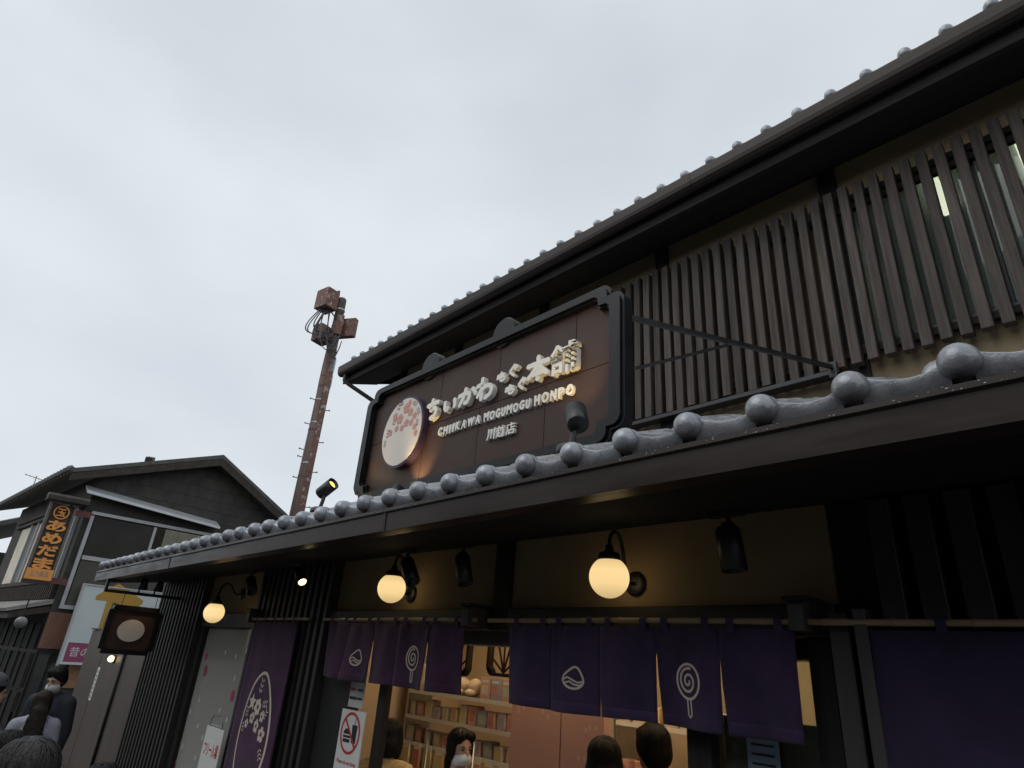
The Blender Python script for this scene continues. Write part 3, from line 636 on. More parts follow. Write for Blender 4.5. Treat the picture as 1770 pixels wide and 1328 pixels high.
# ================================================================== LAMPS UNDER THE CANOPY
def globe_mat():
    M = bpy.data.materials.new('opal_globe'); M.use_nodes = True; n = M.node_tree; b = n.nodes['Principled BSDF']
    b.inputs['Base Color'].default_value = (0.75, 0.62, 0.42, 1); b.inputs['Roughness'].default_value = 0.25
    t = n.nodes.new('ShaderNodeTexCoord'); s = n.nodes.new('ShaderNodeSeparateXYZ'); n.links.new(t.outputs['Object'], s.inputs[0])
    mr = n.nodes.new('ShaderNodeValToRGB'); mz = n.nodes.new('ShaderNodeMapRange'); mz.inputs['From Min'].default_value = -0.1; mz.inputs['From Max'].default_value = 0.1
    for q_, (p_, v_) in enumerate(((0.0, .58), (.32, .92), (.62, 1.0), (1.0, .70))):                       # the bulb sits a little above the middle of the opal glass
        e_ = mr.color_ramp.elements[q_] if q_ < 2 else mr.color_ramp.elements.new(p_); e_.position = p_; e_.color = (v_, v_, v_, 1)
    n.links.new(s.outputs['Z'], mz.inputs['Value']); n.links.new(mz.outputs[0], mr.inputs[0]); n.links.new(mr.outputs[0], b.inputs['Emission Strength'])
    b.inputs['Emission Color'].default_value = (1.0, 0.71, 0.32, 1); return M
GLOBE = globe_mat()
def wall_lamp(label, gc, base, r=0.10):
    gc = Vector(gc); base = Vector(base)
    t = thing('wall_lamp', label, 'wall lamp', base, 0, 'globe lamps on the plaster wall')
    q = gc - base
    bm = NB(); lathe(bm, [(0, 0), (0.062, 0), (0.062, 0.012), (0.05, 0.022), (0.02, 0.026), (0, 0.026)], 24, align((0, -1, 0))); obj('wall_plate', bm, BLACK, t, True)
    top = q + Vector((0, 0, r + 0.055))
    if q.z < -0.1:
        pts = [Vector((0, -0.02, 0)), Vector((0, -0.06, -0.01)), Vector((q.x * .2, q.y * .32, -0.005)), Vector((q.x * .4, q.y * .48, 0.05)), Vector((q.x * .6, q.y * .66, 0.075)), Vector((q.x * .8, q.y * .88, 0.05)), Vector((q.x * .97, q.y * .99, top.z + 0.03)), top]
    else: pts = [Vector((0, -0.02, 0)), Vector((0, -0.07, -0.005)), Vector((q.x * .1, q.y * .45, 0.04)), Vector((q.x * .25, q.y * .52, top.z - 0.02)), Vector((q.x * .4, q.y * .62, top.z + 0.055)), Vector((q.x * .72, q.y * .82, top.z + 0.085)), Vector((q.x * .95, q.y * .98, top.z + 0.05)), top]
    # smooth the neck
    for _ in range(2):
        pts = [pts[0]] + [p_ for a, b in zip(pts, pts[1:]) for p_ in (a.lerp(b, .25), a.lerp(b, .75))] + [pts[-1]]
    bm = NB(); tube(bm, pts, 0.010, 8); obj('gooseneck', bm, BLACK, t, True)
    bm = NB(); lathe(bm, [(0, 0.062), (0.018, 0.062), (0.024, 0.03), (0.05, 0.022), (0.058, 0.0), (0.058, -0.018), (0, -0.018)], 24, Matrix.Translation(q + Vector((0, 0, r - 0.004)))); obj('cap', bm, BLACK, t, True)
    bm = NB(); bmesh.ops.create_uvsphere(bm, u_segments=36, v_segments=24, radius=r); obj('globe', bm, GLOBE, t, True, loc=q)
    return t
wall_lamp('lit globe wall lamp above the wide curtain, nearest of the three', at(1053, 998, 2.55), at(1100, 1010, 2.75))
wall_lamp('lit globe wall lamp above the narrow curtain, beside two cylinder spotlights', at(677, 1017, 2.55), at(712, 1027, 2.75))
wall_lamp('lit globe wall lamp above the show window', at(370, 1059, 2.36), at(420, 1028, 2.75), 0.098)

SPOTF = mat('warm_spot_face', (0.9, 0.8, 0.6), 0.4, 0, 1, emit=(1.0, 0.78, 0.38), estr=4)
def can_spot(label, top_px, bot_px, y, r=0.048, lit=False, lean=(0, 0)):
    a = at(*top_px, y); b = at(*bot_px, y); zs = 2.618 + (y - 1.905) * 0.116
    t = thing('cylinder_spotlight', label, 'spotlight', (a.x, y, zs), 0, 'cylinder spotlights under the canopy')
    bm = NB(); box(bm, -0.085, 0.085, -0.018, 0.018, -0.030, 0.0, 0.003); obj('track_adapter', bm, BLKM, t)
    d = Vector((b.x - a.x + lean[0], lean[1], b.z - a.z)).normalized()
    h = Vector((0.0, 0, -0.075)); ln = 0.19
    bm = NB(); tube(bm, [(0.01, 0, -0.03), (0.012, 0, -0.07)], 0.012, 8); box(bm, -0.016, 0.03, -0.02, 0.02, -0.085, -0.055, 0.003); obj('swivel', bm, BLKM, t)
    M_ = align(d, h)
    bm = NB(); lathe(bm, [(0, 0), (r * .8, 0), (r, 0.02), (r, ln), (r * .93, ln), (r * .86, ln - 0.03), (0, ln - 0.032)], 26, M_); hd = obj('barrel', bm, BLACK, t, True)
    if lit:
        bm = NB(); lathe(bm, [(0, 0.0), (r * .8, 0.0), (r * .8, 0.004), (0, 0.006)], 20, align(d, h + d * (ln - 0.02))); obj('lens', bm, SPOTF, hd)
        l_ = lamp('spot_beam', 'SPOT', h + d * (ln + 0.01), 2.2, (1.0, 0.75, 0.42), h + d, 0.03, 70, 0.7); l_.parent = t
    return t
can_spot('black cylinder spotlight hanging right of the nearest globe lamp', (1255, 893), (1272, 985), 2.56, 0.055)
can_spot('black cylinder spotlight left of the central wall post', (800, 945), (808, 1012), 2.56, 0.050)
can_spot('black cylinder spotlight right beside the middle globe lamp', (704, 958), (716, 1012), 2.50, 0.050, lean=(0.03, 0))
can_spot('black cylinder spotlight above the show window globe lamp', (436, 988), (441, 1030), 2.58, 0.050)
can_spot('lit cylinder spotlight in front of the louvres between window and door', (516, 985), (527, 1020), 2.40, 0.040, True, lean=(0.05, -0.02))

# ================================================================== CURTAINS
def bamboo(label, x0, x1, y, z, r=0.013):
    t = thing('curtain_rod', label, 'curtain rod', ((x0 + x1) / 2, y, z))
    L_ = x1 - x0; n_ = max(2, int(L_ / 0.24)); pts = []; rad = []
    for i in range(n_):
        a = -L_ / 2 + L_ * i / n_; b = -L_ / 2 + L_ * (i + 1) / n_
        for x, rr in ((a, 1.18), (a + 0.008, 1.0), (b - 0.008, 0.97), (b - 0.0005, 1.12)): pts.append((x, 0, 0.002 * math.sin(x * 3))); rad.append(r * rr)
    bm = NB(); tube(bm, pts, r, 10, True, rad); obj('cane', bm, BAMB, t, True)
    return t
YR, ZR = 2.61, 2.233
bamboo('bamboo rod carrying the narrow purple curtain', -5.02, -3.10, YR, ZR)
bamboo('long bamboo rod carrying the wide purple curtain', -2.98, 2.6, YR, ZR)
bamboo('bamboo rod at the top of the long purple banner', -6.55, -5.30, YR, ZR)
def rod_bracket(label, x):
    t = thing('rod_bracket', label, 'bracket', (x, YR, ZR), 0, 'wooden curtain rod brackets')
    bm = NB(); prism(bm, [(-0.045, 0.06), (-0.045, -0.035), (0.14, -0.035), (0.14, 0.075), (-0.02, 0.075)], -0.03, 0.03, lambda u, v, s: (s, u, v)); obj('block', bm, GBOARD, t)
    bm = NB(); box(bm, -0.05, 0.05, -0.05, 0.13, 0.076, 0.092, 0.003); obj('cover', bm, DWOOD, t)
rod_bracket('wooden rod bracket between the two purple curtains', -3.16)
rod_bracket('wooden rod bracket at the right end of the wide curtain', -1.125)
rod_bracket('wooden rod bracket at the left end of the long banner', -6.52)

def cloth(bm, x0, x1, z0, z1, wave, taper=0.0, nx=14, nz=16, thick=0.0015):
    """hanging cloth panel; wave(u, v, X) -> y offset"""
    f = []
    for side in (-1, 1):
        g_ = []
        for j in range(nz + 1):
            v = j / nz; row = []
            for i in range(nx + 1):
                u = i / nx; ins = taper * v * v
                x = x0 + ins + (x1 - x0 - 2 * ins) * u
                row.append(bm.verts.new((x, wave(u, v, x) + side * thick, z1 + (z0 - z1) * v + 0.004 * math.sin(7 * x + 1) * v)))
            g_.append(row)
        f.append(g_)
        for j in range(nz):
            for i in range(nx): bm.faces.new((g_[j][i], g_[j][i + 1], g_[j + 1][i + 1], g_[j + 1][i]))
    a, b = f
    for i in range(nx): bm.faces.new((a[nz][i], a[nz][i + 1], b[nz][i + 1], b[nz][i])); bm.faces.new((a[0][i + 1], a[0][i], b[0][i], b[0][i + 1]))
    for j in range(nz): bm.faces.new((a[j][0], a[j + 1][0], b[j + 1][0], b[j][0])); bm.faces.new((a[j + 1][nx], a[j][nx], b[j][nx], b[j + 1][nx]))
def tab(bm, x, y, z, wd=0.034):
    pts = [(-0.002, -0.05), (-0.0165, -0.012), (-0.017, 0.008), (-0.008, 0.018), (0.008, 0.018), (0.017, 0.008), (0.0165, -0.012), (0.004, -0.05)]
    for (a, b), (c, d) in zip(pts, pts[1:]):
        v_ = [bm.verts.new((x - wd / 2, y + a, z + b)), bm.verts.new((x + wd / 2, y + a, z + b)), bm.verts.new((x + wd / 2, y + c, z + d)), bm.verts.new((x - wd / 2, y + c, z + d))]
        bm.faces.new(v_)
def noren(label, x0, x1, zt, zb, npan, material, seed, prints=()):
    t = thing('noren_curtain', label, 'curtain', ((x0 + x1) / 2, YR, ZR))
    T = Vector(t.location); rnd = random.Random(seed); pw = (x1 - x0) / npan
    for k in range(npan):
        ph = rnd.uniform(0, 6); sw = rnd.uniform(-0.03, 0.03); am = rnd.uniform(0.013, 0.023); tw = rnd.uniform(-.02, .02)
        wave = lambda u, v, x, ph=ph, sw=sw, am=am, tw=tw: am * math.sin(u * 5.2 + ph) * (0.25 + v) + 0.006 * math.sin(u * 13 + ph * 2) * (1 - v) ** 2 + sw * v * v + tw * (u - .5) * v
        a, b = x0 + pw * k, x0 + pw * (k + 1)
        bm = NB(); cloth(bm, a - T.x, b - T.x, zb - T.z, zt - T.z, wave, 0.010)
        pn = obj('panel', bm, material, t, True)
        bm = NB(); cloth(bm, a + .010 - T.x, b - .010 - T.x, zb - .0015 - T.z, zb + .045 - T.z, lambda u, v, x, wave=wave: wave(u, 1 - .11 * (1 - v), x), 0.0, 14, 3, 0.0028); obj('hem', bm, material, pn, True)
        for s in (0.18, 0.82):
            bm = NB(); tab(bm, a + pw * s - T.x, 0, 0); obj('hanging_loop', bm, material, pn)
        def surf(u, v, s, a=a, b=b, wave=wave):
            uu = (u - a) / (b - a); vv = (v - zt) / (zb - zt)
            return (u - T.x, wave(uu, vv, u - T.x) - 0.0032 - s, v - T.z)
        cx = (a + b) / 2; cz = zt + (zb - zt) * 0.62; S = pw
        if k in prints:
            kind = prints[k]; bm = NB(); wd = 0.010 if pw < .3 else 0.0105
            if kind == 'lolly':
                stroke(bm, ell(cx, cz + .03, S * .19, S * .21, 32), wd, surf, 0, True)
                sp = [(cx + S * .15 * (1 - i / 40) * math.cos(i * .33 + 1.2), cz + .03 + S * .165 * (1 - i / 40) * math.sin(i * .33 + 1.2)) for i in range(37)]
                stroke(bm, sp, wd, surf, .0006)
                stroke(bm, [(cx - .010, cz + .03 - S * .215), (cx - .010, cz + .03 - S * .40), (cx, cz + .03 - S * .425), (cx + .010, cz + .03 - S * .40), (cx + .010, cz + .03 - S * .215)], wd * .8, surf, .0004)
            else:
                o_ = [(-.20, -.02), (-.17, .05), (-.08, .11), (.01, .17), (.08, .16), (.14, .08), (.19, -.02), (.16, -.09), (.06, -.14), (-.06, -.13), (-.15, -.09), (-.20, -.02)]
                for _ in range(2): o_ = [o_[0]] + [(a_[0] + (b_[0] - a_[0]) * f_, a_[1] + (b_[1] - a_[1]) * f_) for a_, b_ in zip(o_, o_[1:]) for f_ in (.25, .75)] + [o_[-1]]
                stroke(bm, [(cx + q[0] * S, cz + q[1] * S) for q in o_], wd, surf, 0)
                stroke(bm, [(cx + q[0] * S, cz + q[1] * S) for q in ((-.19, -.02), (-.10, .02), (0, -.02), (.08, -.05), (.18, -.03))], wd * .8, surf, .0005)
                stroke(bm, [(cx + q[0] * S, cz + q[1] * S) for q in ((-.15, -.06), (-.06, -.04), (.02, -.08), (.10, -.09), (.16, -.07))], wd * .8, surf, .0006)
            obj('print', bm, PRINT, pn)
    return t
noren('narrow dark purple curtain of five panels under the middle globe lamp', -4.93, -3.215, 2.205, 1.815, 5, PURP, 3, {1: 'clam', 3: 'lolly'})
noren('wide indigo-purple curtain of five panels under the nearest globe lamp', -2.79, -1.155, 2.205, 1.805, 5, PURB, 11, {1: 'clam', 3: 'lolly'})
noren('plain indigo curtain hanging before the louvres at the right edge', -0.90, 1.9, 2.205, 0.55, 2, PURB_SHADED, 5)
# long banner with a blossom border
t = thing('long_banner', 'long purple banner printed with blossoms, right of the show window', 'banner', (-5.95, YR, ZR)); T = Vector(t.location)
wv = lambda u, v, x: 0.010 * math.sin(u * 7 + .5) * (0.4 + v * .6) + 0.005 * math.sin(u * 15) - 0.01 * v
bx0, bx1, bzt, bzb = -6.40, -5.50, 2.205, 0.50
bm = NB(); cloth(bm, bx0 - T.x, bx1 - T.x, bzb - T.z, bzt - T.z, wv, 0.0, 24, 24); ban = obj('cloth', bm, PURP, t, True)
for s in (0.06, 0.28, 0.5, 0.72, 0.94):
    bm = NB(); tab(bm, bx0 + (bx1 - bx0) * s - T.x, 0, 0); obj('hanging_loop', bm, PURP, ban)
def bsurf(u, v, s):
    uu = (u - bx0) / (bx1 - bx0); vv = (v - bzt) / (bzb - bzt); return (u - T.x, wv(uu, vv, u - T.x) - 0.0035 - s, v - T.z)
bcx, bcz = -5.93, 1.32
bm = NB(); stroke(bm, [(bcx + .30 * math.cos(a) * (1 - .12 * math.sin(a)), bcz + .46 * math.sin(a)) for a in [2 * math.pi * i / 48 for i in range(48)]], 0.026, bsurf, 0, True); obj('print_border', bm, PRINT, ban)
def bflower(cx, cz, r, n, star=False):
    bm = NB()
    if star: fillpoly(bm, [(cx + (r if i % 2 == 0 else r * .45) * math.cos(R(90 + 36 * i)), cz + (r if i % 2 == 0 else r * .45) * math.sin(R(90 + 36 * i))) for i in range(10)], bsurf, .0008)
    else:
        for k in range(n): a = 2 * math.pi * k / n + .2; fillpoly(bm, ell(cx + r * .58 * math.cos(a), cz + r * .58 * math.sin(a), r * .36, r * .36, 10), bsurf, .0008 + .0003 * k)
    obj('print_blossom', bm, PRINT, ban)
def bsprig(cx, cz, r, a):
    bm = NB()
    for k in range(3):
        for s in (-1, 1):
            d = a + s * .8; x = cx + math.cos(a) * r * k * .6; z = cz + math.sin(a) * r * k * .6
            fillpoly(bm, [(x, z), (x + r * .4 * math.cos(d + .35), z + r * .4 * math.sin(d + .35)), (x + r * .75 * math.cos(d), z + r * .75 * math.sin(d)), (x + r * .4 * math.cos(d - .35), z + r * .4 * math.sin(d - .35))], bsurf, .0008 + .0003 * (2 * k + (s > 0)))
    obj('print_leaf_sprig', bm, PRINT, ban)
bflower(bcx - .13, bcz + .22, .075, 5, True); bflower(bcx + .0, bcz + .19, .075, 6); bflower(bcx + .05, bcz + .05, .06, 5); bflower(bcx + .19, bcz - .0, .065, 5); bflower(bcx + .14, bcz + .13, .05, 5); bflower(bcx - .07, bcz + .10, .05, 5)
bflower(bcx - .16, bcz + .05, .04, 5)
bsprig(bcx - .02, bcz + .30, .07, 1.4); bsprig(bcx + .10, bcz + .22, .06, .1); bsprig(bcx + .17, bcz + .12, .05, .9); bsprig(bcx - .20, bcz + .10, .05, 1.5)
bsprig(bcx + .22, bcz - .10, .05, -1.2); bsprig(bcx - .22, bcz - .02, .045, 1.7)

# ================================================================== NOTICES
def board(name, label, cat, x0, x1, z0, z1, y, material, th=0.008):
    t = thing(name, label, cat, ((x0 + x1) / 2, y, z0)); b = obj('sheet', B(x0 - t.location.x, x1 - t.location.x, 0, th, 0, z1 - z0, 0.001), material, t)
    T_ = Vector(t.location)
    return t, b, (lambda u, v, s: (u - T_.x, -0.0015 - s, v - T_.z))
t, b, fn = board('notice_board', 'white no food or drinks notice with a red prohibition ring', 'notice', -4.665, -4.335, 1.00, 1.615, 2.70, WHITE)
c0 = (-4.505, 1.47)
bm = NB(); fillpoly(bm, [(c0[0] + .03, c0[1] - .06), (c0[0] + .085, c0[1] - .06), (c0[0] + .092, c0[1] + .055), (c0[0] + .02, c0[1] + .055)], fn, 0.0003); fillpoly(bm, [(c0[0] + .05, c0[1] + .056), (c0[0] + .057, c0[1] + .056), (c0[0] + .062, c0[1] + .10), (c0[0] + .055, c0[1] + .10)], fn, .0003); obj('cup_print', bm, INK, b)
bm = NB(); fillpoly(bm, ell(c0[0] - .04, c0[1] - .01, .05, .035, 14, 0, 180), fn, .0003); fillpoly(bm, [(c0[0] - .09, c0[1] - .033), (c0[0] + .01, c0[1] - .033), (c0[0] + .01, c0[1] - .018), (c0[0] - .09, c0[1] - .018)], fn, .0003); fillpoly(bm, [(c0[0] - .088, c0[1] - .062), (c0[0] + .008, c0[1] - .062), (c0[0] + .008, c0[1] - .04), (c0[0] - .088, c0[1] - .04)], fn, .0003); obj('burger_print', bm, INK, b)
bm = NB(); stroke(bm, ell(c0[0], c0[1], .125, .125, 36), .018, fn, .0006, True); stroke(bm, [(c0[0] - .085, c0[1] + .085), (c0[0] + .085, c0[1] - .085)], .018, fn, .0009); obj('prohibition_ring', bm, RED, b)
for i, s in enumerate(('Please do not bring', 'any food or drinks', 'into the store.')): glyph('print_line', s, -4.63 + .01 * i, -4.37 - .01 * i, 1.265 - i * .052, 1.300 - i * .052, 0, fn, RED, b, 0.012, 0.0, res=2)
glyph('print_line', '店内への飲食物の持ち込みは', -4.645, -4.355, 1.095, 1.130, 0, fn, INK, b, 0.01, 0.0, res=2)
t, b, fn = board('notice_sheet', 'grey-white information sheet taped above the no food notice', 'notice', -4.66, -4.45, 1.63, 1.90, 2.735, mat('paper_grey', (0.55, 0.56, 0.58), 0.6, 0.04, 4), 0.003)
for i in range(4):
    bm = NB(); fillpoly(bm, [(-4.65, 1.875 - i * .058), (-4.58 + .03 * (i % 2), 1.875 - i * .058), (-4.58 + .03 * (i % 2), 1.855 - i * .058), (-4.65, 1.855 - i * .058)], fn, .0003); obj('print_block', bm, INK if i % 2 else RED, b)
    bm = NB(); fillpoly(bm, [(-4.545, 1.872 - i * .058), (-4.47, 1.872 - i * .058), (-4.47, 1.858 - i * .058), (-4.545, 1.858 - i * .058)], fn, .0003); obj('print_block', bm, INK, b)
# free admission board on its wire hanger
t, b, fn = board('admission_board', 'white free admission board hung by a wire before the show window', 'notice', -6.985, -6.545, 0.62, 1.262, 2.60, WHITE)
glyph('print_line', 'フリー入場', -6.94, -6.585, 1.02, 1.135, 0, fn, RED, b, 0.02, 0.0); glyph('print_line', 'Free admission', -6.92, -6.61, 0.82, 0.87, 0, fn, INK, b, 0.006, 0.0, res=2)
bm = NB(); q = t.location; tube(bm, [(-.15, .004, .63), (-.15, .0, .70), (-.10, 0, .735), (.10, 0, .735), (.15, 0, .70), (.15, .004, .63)], .006, 6); obj('wire_hanger', bm, STEEL, t)
bm = NB(); tube(bm, [(-.15, .004, .66), (.15, .004, .66)], .005, 6); obj('wire_bar', bm, STEEL, t)

# ================================================================== HANGING SIGN AT THE LEFT END
XH = -9.15
hp = thing('hanging_sign', 'small square brown sign with a plain cream oval hanging from a black bracket', 'sign', (XH, 2.14, 2.30))
fH = lambda u, v, t: (t, u - 2.14, v - 2.30)
cn = [atX(190, 1047, XH), atX(272, 1052, XH), atX(265, 1133, XH), atX(172, 1128, XH)]
hy0, hy1 = (cn[0].y + cn[3].y) / 2 - 0.02, (cn[1].y + cn[2].y) / 2 + 0.02; hz0, hz1 = (cn[2].z + cn[3].z) / 2 - .01, (cn[0].z + cn[1].z) / 2 + .01
po = scallop(hy0, hy1, hz0, hz1, .04, .05, .022, .025); pi = scallop(hy0 + .055, hy1 - .055, hz0 + .055, hz1 - .055, .03, .035, .012, .012)
bm = NB(); ringprism(bm, po, pi, -0.03, 0.035, fH); obj('frame', bm, SIGNFR, hp)
bm = NB(); box(bm, -.02, .012, hy0 + .05 - 2.14, hy1 - .05 - 2.14, hz0 + .05 - 2.3, hz1 - .05 - 2.3); face = obj('panel', bm, SIGNBR, hp)
hcy, hcz = (hy0 + hy1) / 2, (hz0 + hz1) / 2 - .005
bm = NB(); prism(bm, ell(hcy, hcz, .150, .125, 36), .013, .022, fH); obj('oval_plate', bm, EMBF, hp)
bm = NB()
zb_ = hz1 + .145 - 2.3
bar(bm, (0, hy0 - .10 - 2.14, zb_), (0, 2.72 - 2.14, zb_), .035, .035); obj('bracket_arm', bm, BLACK, hp)
bm = NB(); bar(bm, (0, hy0 - .10 - 2.14, zb_ - .017), (0, hy0 - .10 - 2.14, 2.60 - 2.30), .035, .035); bar(bm, (0, hy0 - .115 - 2.14, 2.60 - 2.30), (0, hy0 + .02 - 2.14, 2.60 - 2.30), .035, .03); obj('bracket_hook', bm, BLACK, hp)
for yy in (hy0 + .12, hy1 - .10):
    bm = NB(); tube(bm, [(0, yy - 2.14, zb_ - .01), (0, yy - 2.14, hz1 - 2.3 - .005)], .004, 6); obj('hanger_wire', bm, BLACK, hp)
def mini_spot(label, y, aim):
    p = Vector((XH + .13, y, zb_ + 2.3 + .05)); t = thing('sign_spotlight', label, 'spotlight', p, 0, 'little spotlights over the hanging sign')
    bm = NB(); tube(bm, [(-.13, 0, -.03), (-.06, 0, .09), (0, 0, .09)], .010, 8); obj('stem', bm, BLKM, t)
    d = Vector(aim).normalized(); bm = NB(); lathe(bm, [(0, -.06), (.028, -.06), (.034, -.05), (.055, .06), (.048, .06), (.02, .0), (0, .0)], 18, align(d, (0.02, 0, .06))); obj('shade', bm, BLACK, t, True)
    l_ = lamp('sign_spot_beam', 'SPOT', p + Vector((.02, 0, .06)) + d * .07, 1.6, (1, .70, .42), p + d, .02, 70, .8); l_.parent = t; l_.matrix_parent_inverse = Matrix.Translation(-p)
mini_spot('little black spotlight over the street edge of the hanging sign', hcy - .04, (-0.28, .05, -1)); mini_spot('little black spotlight over the wall edge of the hanging sign', hcy + .14, (-0.28, -.05, -1))

# ================================================================== BROWN FENCE NEXT DOOR
BRN = mat('brown_panel_fence', (0.085, 0.066, 0.056), 0.5, 0.16, 3, stretch=(1, 1, .3), col2=(0.06, 0.046, 0.04), bump=.1)
fe = thing('panel_fence', 'plain brown panelled fence left of the shop', 'fence', (-11.9, 2.80, 0))
ex = [-13.95, -12.7, -11.35, -10.02]
for a, b in zip(ex, ex[1:]): obj('panel', B(a + .012 + 11.9, b - .012 + 11.9, -.03, .03, .06, 2.04, .004), BRN, fe)
for x in ex: obj('post', B(x - .03 + 11.9, x + .03 + 11.9, .005, .07, 0, 2.05, .004), DWOOD, fe)
obj('cap_rail', B(-13.98 + 11.9, -10.02 + 11.9, -.05, .05, 2.051, 2.075, .003), GBOARD, fe)
bm = NB(); tube(bm, [(-11.30 + 11.9, -.05, .02), (-11.30 + 11.9, -.05, 1.98)], .02, 8); obj('downpipe', bm, BLKM, fe, True)
p = at(163, 1182, 2.765); t, b, fn = board('address_strip', 'narrow white vertical strip notice on the brown fence', 'notice', p.x - .07, p.x + .07, p.z - .24, p.z + .24, 2.764, WHITE, .004)
for i in range(7):
    z = p.z + .18 - i * .06; bm = NB(); fillpoly(bm, [(p.x - .03, z - .02), (p.x + .03, z - .02), (p.x + .03, z + .014), (p.x - .03, z + .014)], fn, .0003); obj('print_block', bm, mat('faint_ink', (.25, .2, .2), .6, .1, 5), b)
p = at(190, 1139, 2.70); t = thing('fence_lamp', 'small lit lamp on the brown fence under the hanging sign', 'lamp', (p.x, 2.77, p.z))
bm = NB(); lathe(bm, [(0, 0), (.06, 0), (.06, .02), (0, .022)], 16, align((0, -1, 0))); obj('base', bm, BLKM, t)
bm = NB(); bmesh.ops.create_uvsphere(bm, u_segments=16, v_segments=12, radius=.045); obj('bulb', bm, SPOTF, t, True, loc=(0, -.055, 0))
p = at(262, 1140, 2.74); t = thing('fence_sticker', 'small red and white sticker at the right end of the brown fence', 'sticker', (p.x, 2.764, p.z))
obj('red_field', B(-.13, .13, 0, .003, 0.0, .13), RED, t); obj('white_field', B(-.13, .13, 0, .003, -.12, -.003), WHITE, t)

# ================================================================== UTILITY POLE
PX, PY = -14.93, 6.5
RUST = mat('rusty_brown_steel', (0.15, 0.085, 0.068), 0.75, 0.35, 5, stretch=(1, 1, .25), col2=(.17, .135, .12), c2lo=.45, c2hi=.75, bump=.3, bscale=40)
RUSTB = mat('peeling_box_paint', (0.17, 0.085, 0.066), 0.7, 0.35, 14, col2=(.40, .36, .35), c2lo=.56, c2hi=.62, bump=.3, bscale=40)
CONC = mat('mossy_concrete', (0.11, 0.10, 0.075), 0.9, 0.3, 6, bump=.3)
CABLE = mat('cable_grey', (0.07, 0.07, 0.072), .6, .2, 10)
pole = thing('utility_pole', 'rusty brown utility pole with junction boxes and cable loops', 'utility pole', (PX, PY, 0))
bm = NB(); tube(bm, [(0, 0, 0), (0, 0, 10.45)], .18, 20, True, [.21, .132]); obj('shaft', bm, RUST, pole, True)
bm = NB(); tube(bm, [(0, 0, 10.43), (0, 0, 11.2), (0, 0, 11.24)], .13, 20, True, [.128, .122, .10]); obj('shaft_top', bm, CONC, pole, True)
cd = Vector((-PX, -PY, 0)).normalized(); sd = Vector((cd.y, -cd.x, 0))       # towards the lane, and sideways
sd = Vector((-cd.y, cd.x, 0))
bm = NB(); box(bm, -.075, .075, -.06, .06, 1.0, 9.3, .01, Matrix.Translation(cd * .14 + sd * .09) @ Matrix.Rotation(math.atan2(cd.y, cd.x) + R(90), 4, 'Z')); obj('conduit_cover', bm, RUSTB, pole)
def pbox(name, off_s, off_c, z, w_, d_, h_, m_, rz=0):
    M_ = Matrix.Translation(sd * off_s + cd * off_c + Vector((0, 0, z))) @ Matrix.Rotation(math.atan2(cd.y, cd.x) + R(90) + rz, 4, 'Z')
    bm = NB(); box(bm, -w_ / 2, w_ / 2, -d_ / 2, d_ / 2, 0, h_, .012, M_); o_ = obj(name, bm, m_, pole)
    return o_, M_
o_, M_ = pbox('junction_box', -.40, .05, 10.74, .42, .50, .60, RUSTB, R(35))
bm = NB()
for i in range(4): bmesh.ops.create_icosphere(bm, subdivisions=1, radius=.045, matrix=M_ @ Matrix.Translation((.18, -.2 + .13 * i, .64)))
for i in range(4): bar(bm, M_ @ Vector((.18, -.2 + .13 * i, .58)), M_ @ Vector((.18, -.2 + .13 * i, .63)), .03)
obj('insulators', bm, CABLE, o_)
pbox('junction_box', .30, .10, 10.0, .52, .16, .58, RUSTB, R(-35)); pbox('junction_box', .06, .16, 9.98, .20, .2, .62, RUSTB); pbox('junction_box', -.34, .02, 9.72, .40, .34, .50, RUST, R(40))
bm = NB(); bar(bm, sd * -.42 + Vector((0, 0, 10.95)), sd * .0 + cd * .05 + Vector((0, 0, 10.92)), .07, .12); bar(bm, sd * -.35 + Vector((0, 0, 10.88)), Vector((0, 0, 10.5)), .03); obj('bracket_arm', bm, RUST, pole)
pbox('number_plate', .10, .19, 8.85, .16, .02, .40, WHITE); pbox('number_plate', .10, .185, 8.38, .16, .02, .36, mat('plate_pale', (.5, .45, .44), .6, .2, 8))
for z in (10.85, 10.3, 10.1, 9.6, 8.75, 8.45, 8.05, 7.4, 7.2, 6.3, 5.95, 4.9, 4.75, 4.1, 3.9):
    r0 = .205 - .075 * min(z, 9.9) / 9.9
    bm = NB(); lathe(bm, [(r0 - .01, -.02), (r0 + .012, -.02), (r0 + .012, .02), (r0 - .01, .02)], 18, Matrix.Translation((0, 0, z))); obj('band', bm, STEEL if random.random() < .6 else RUST, pole)
for i, z in enumerate((8.05, 7.35, 6.65, 6.45, 5.9, 4.9, 4.7, 4.0, 7.8, 6.9, 6.1, 5.2, 4.2)):
    s = -1 if i < 8 else 1
    bm = NB(); tube(bm, [sd * s * .12 + Vector((0, 0, z)), sd * s * .27 + Vector((0, 0, z + .02))], .012, 6); tube(bm, [sd * s * .26 + Vector((0, 0, z + .02)), sd * s * .285 + Vector((0, 0, z + .022))], .022, 6); obj('step_bolt', bm, CABLE, pole)
rnd = random.Random(4)
def hang(a, b, sag, side, n=14):
    return [a.lerp(b, i / n) + Vector((0, 0, -sag * math.sin(math.pi * i / n))) + side * math.sin(math.pi * i / n) for i in range(n + 1)]
for i in range(9):
    a = sd * (-.50 + .03 * i) + cd * .1 + Vector((0, 0, 10.75)); b = sd * (-.32 + .06 * i) + cd * .24 + Vector((0, 0, 9.85 + .05 * (i % 3)))
    bm = NB(); tube(bm, hang(a, b, .35 + rnd.uniform(-.1, .25), sd * rnd.uniform(-.42, -.05) + cd * .05), .017, 6); obj('cable', bm, CABLE, pole, True)
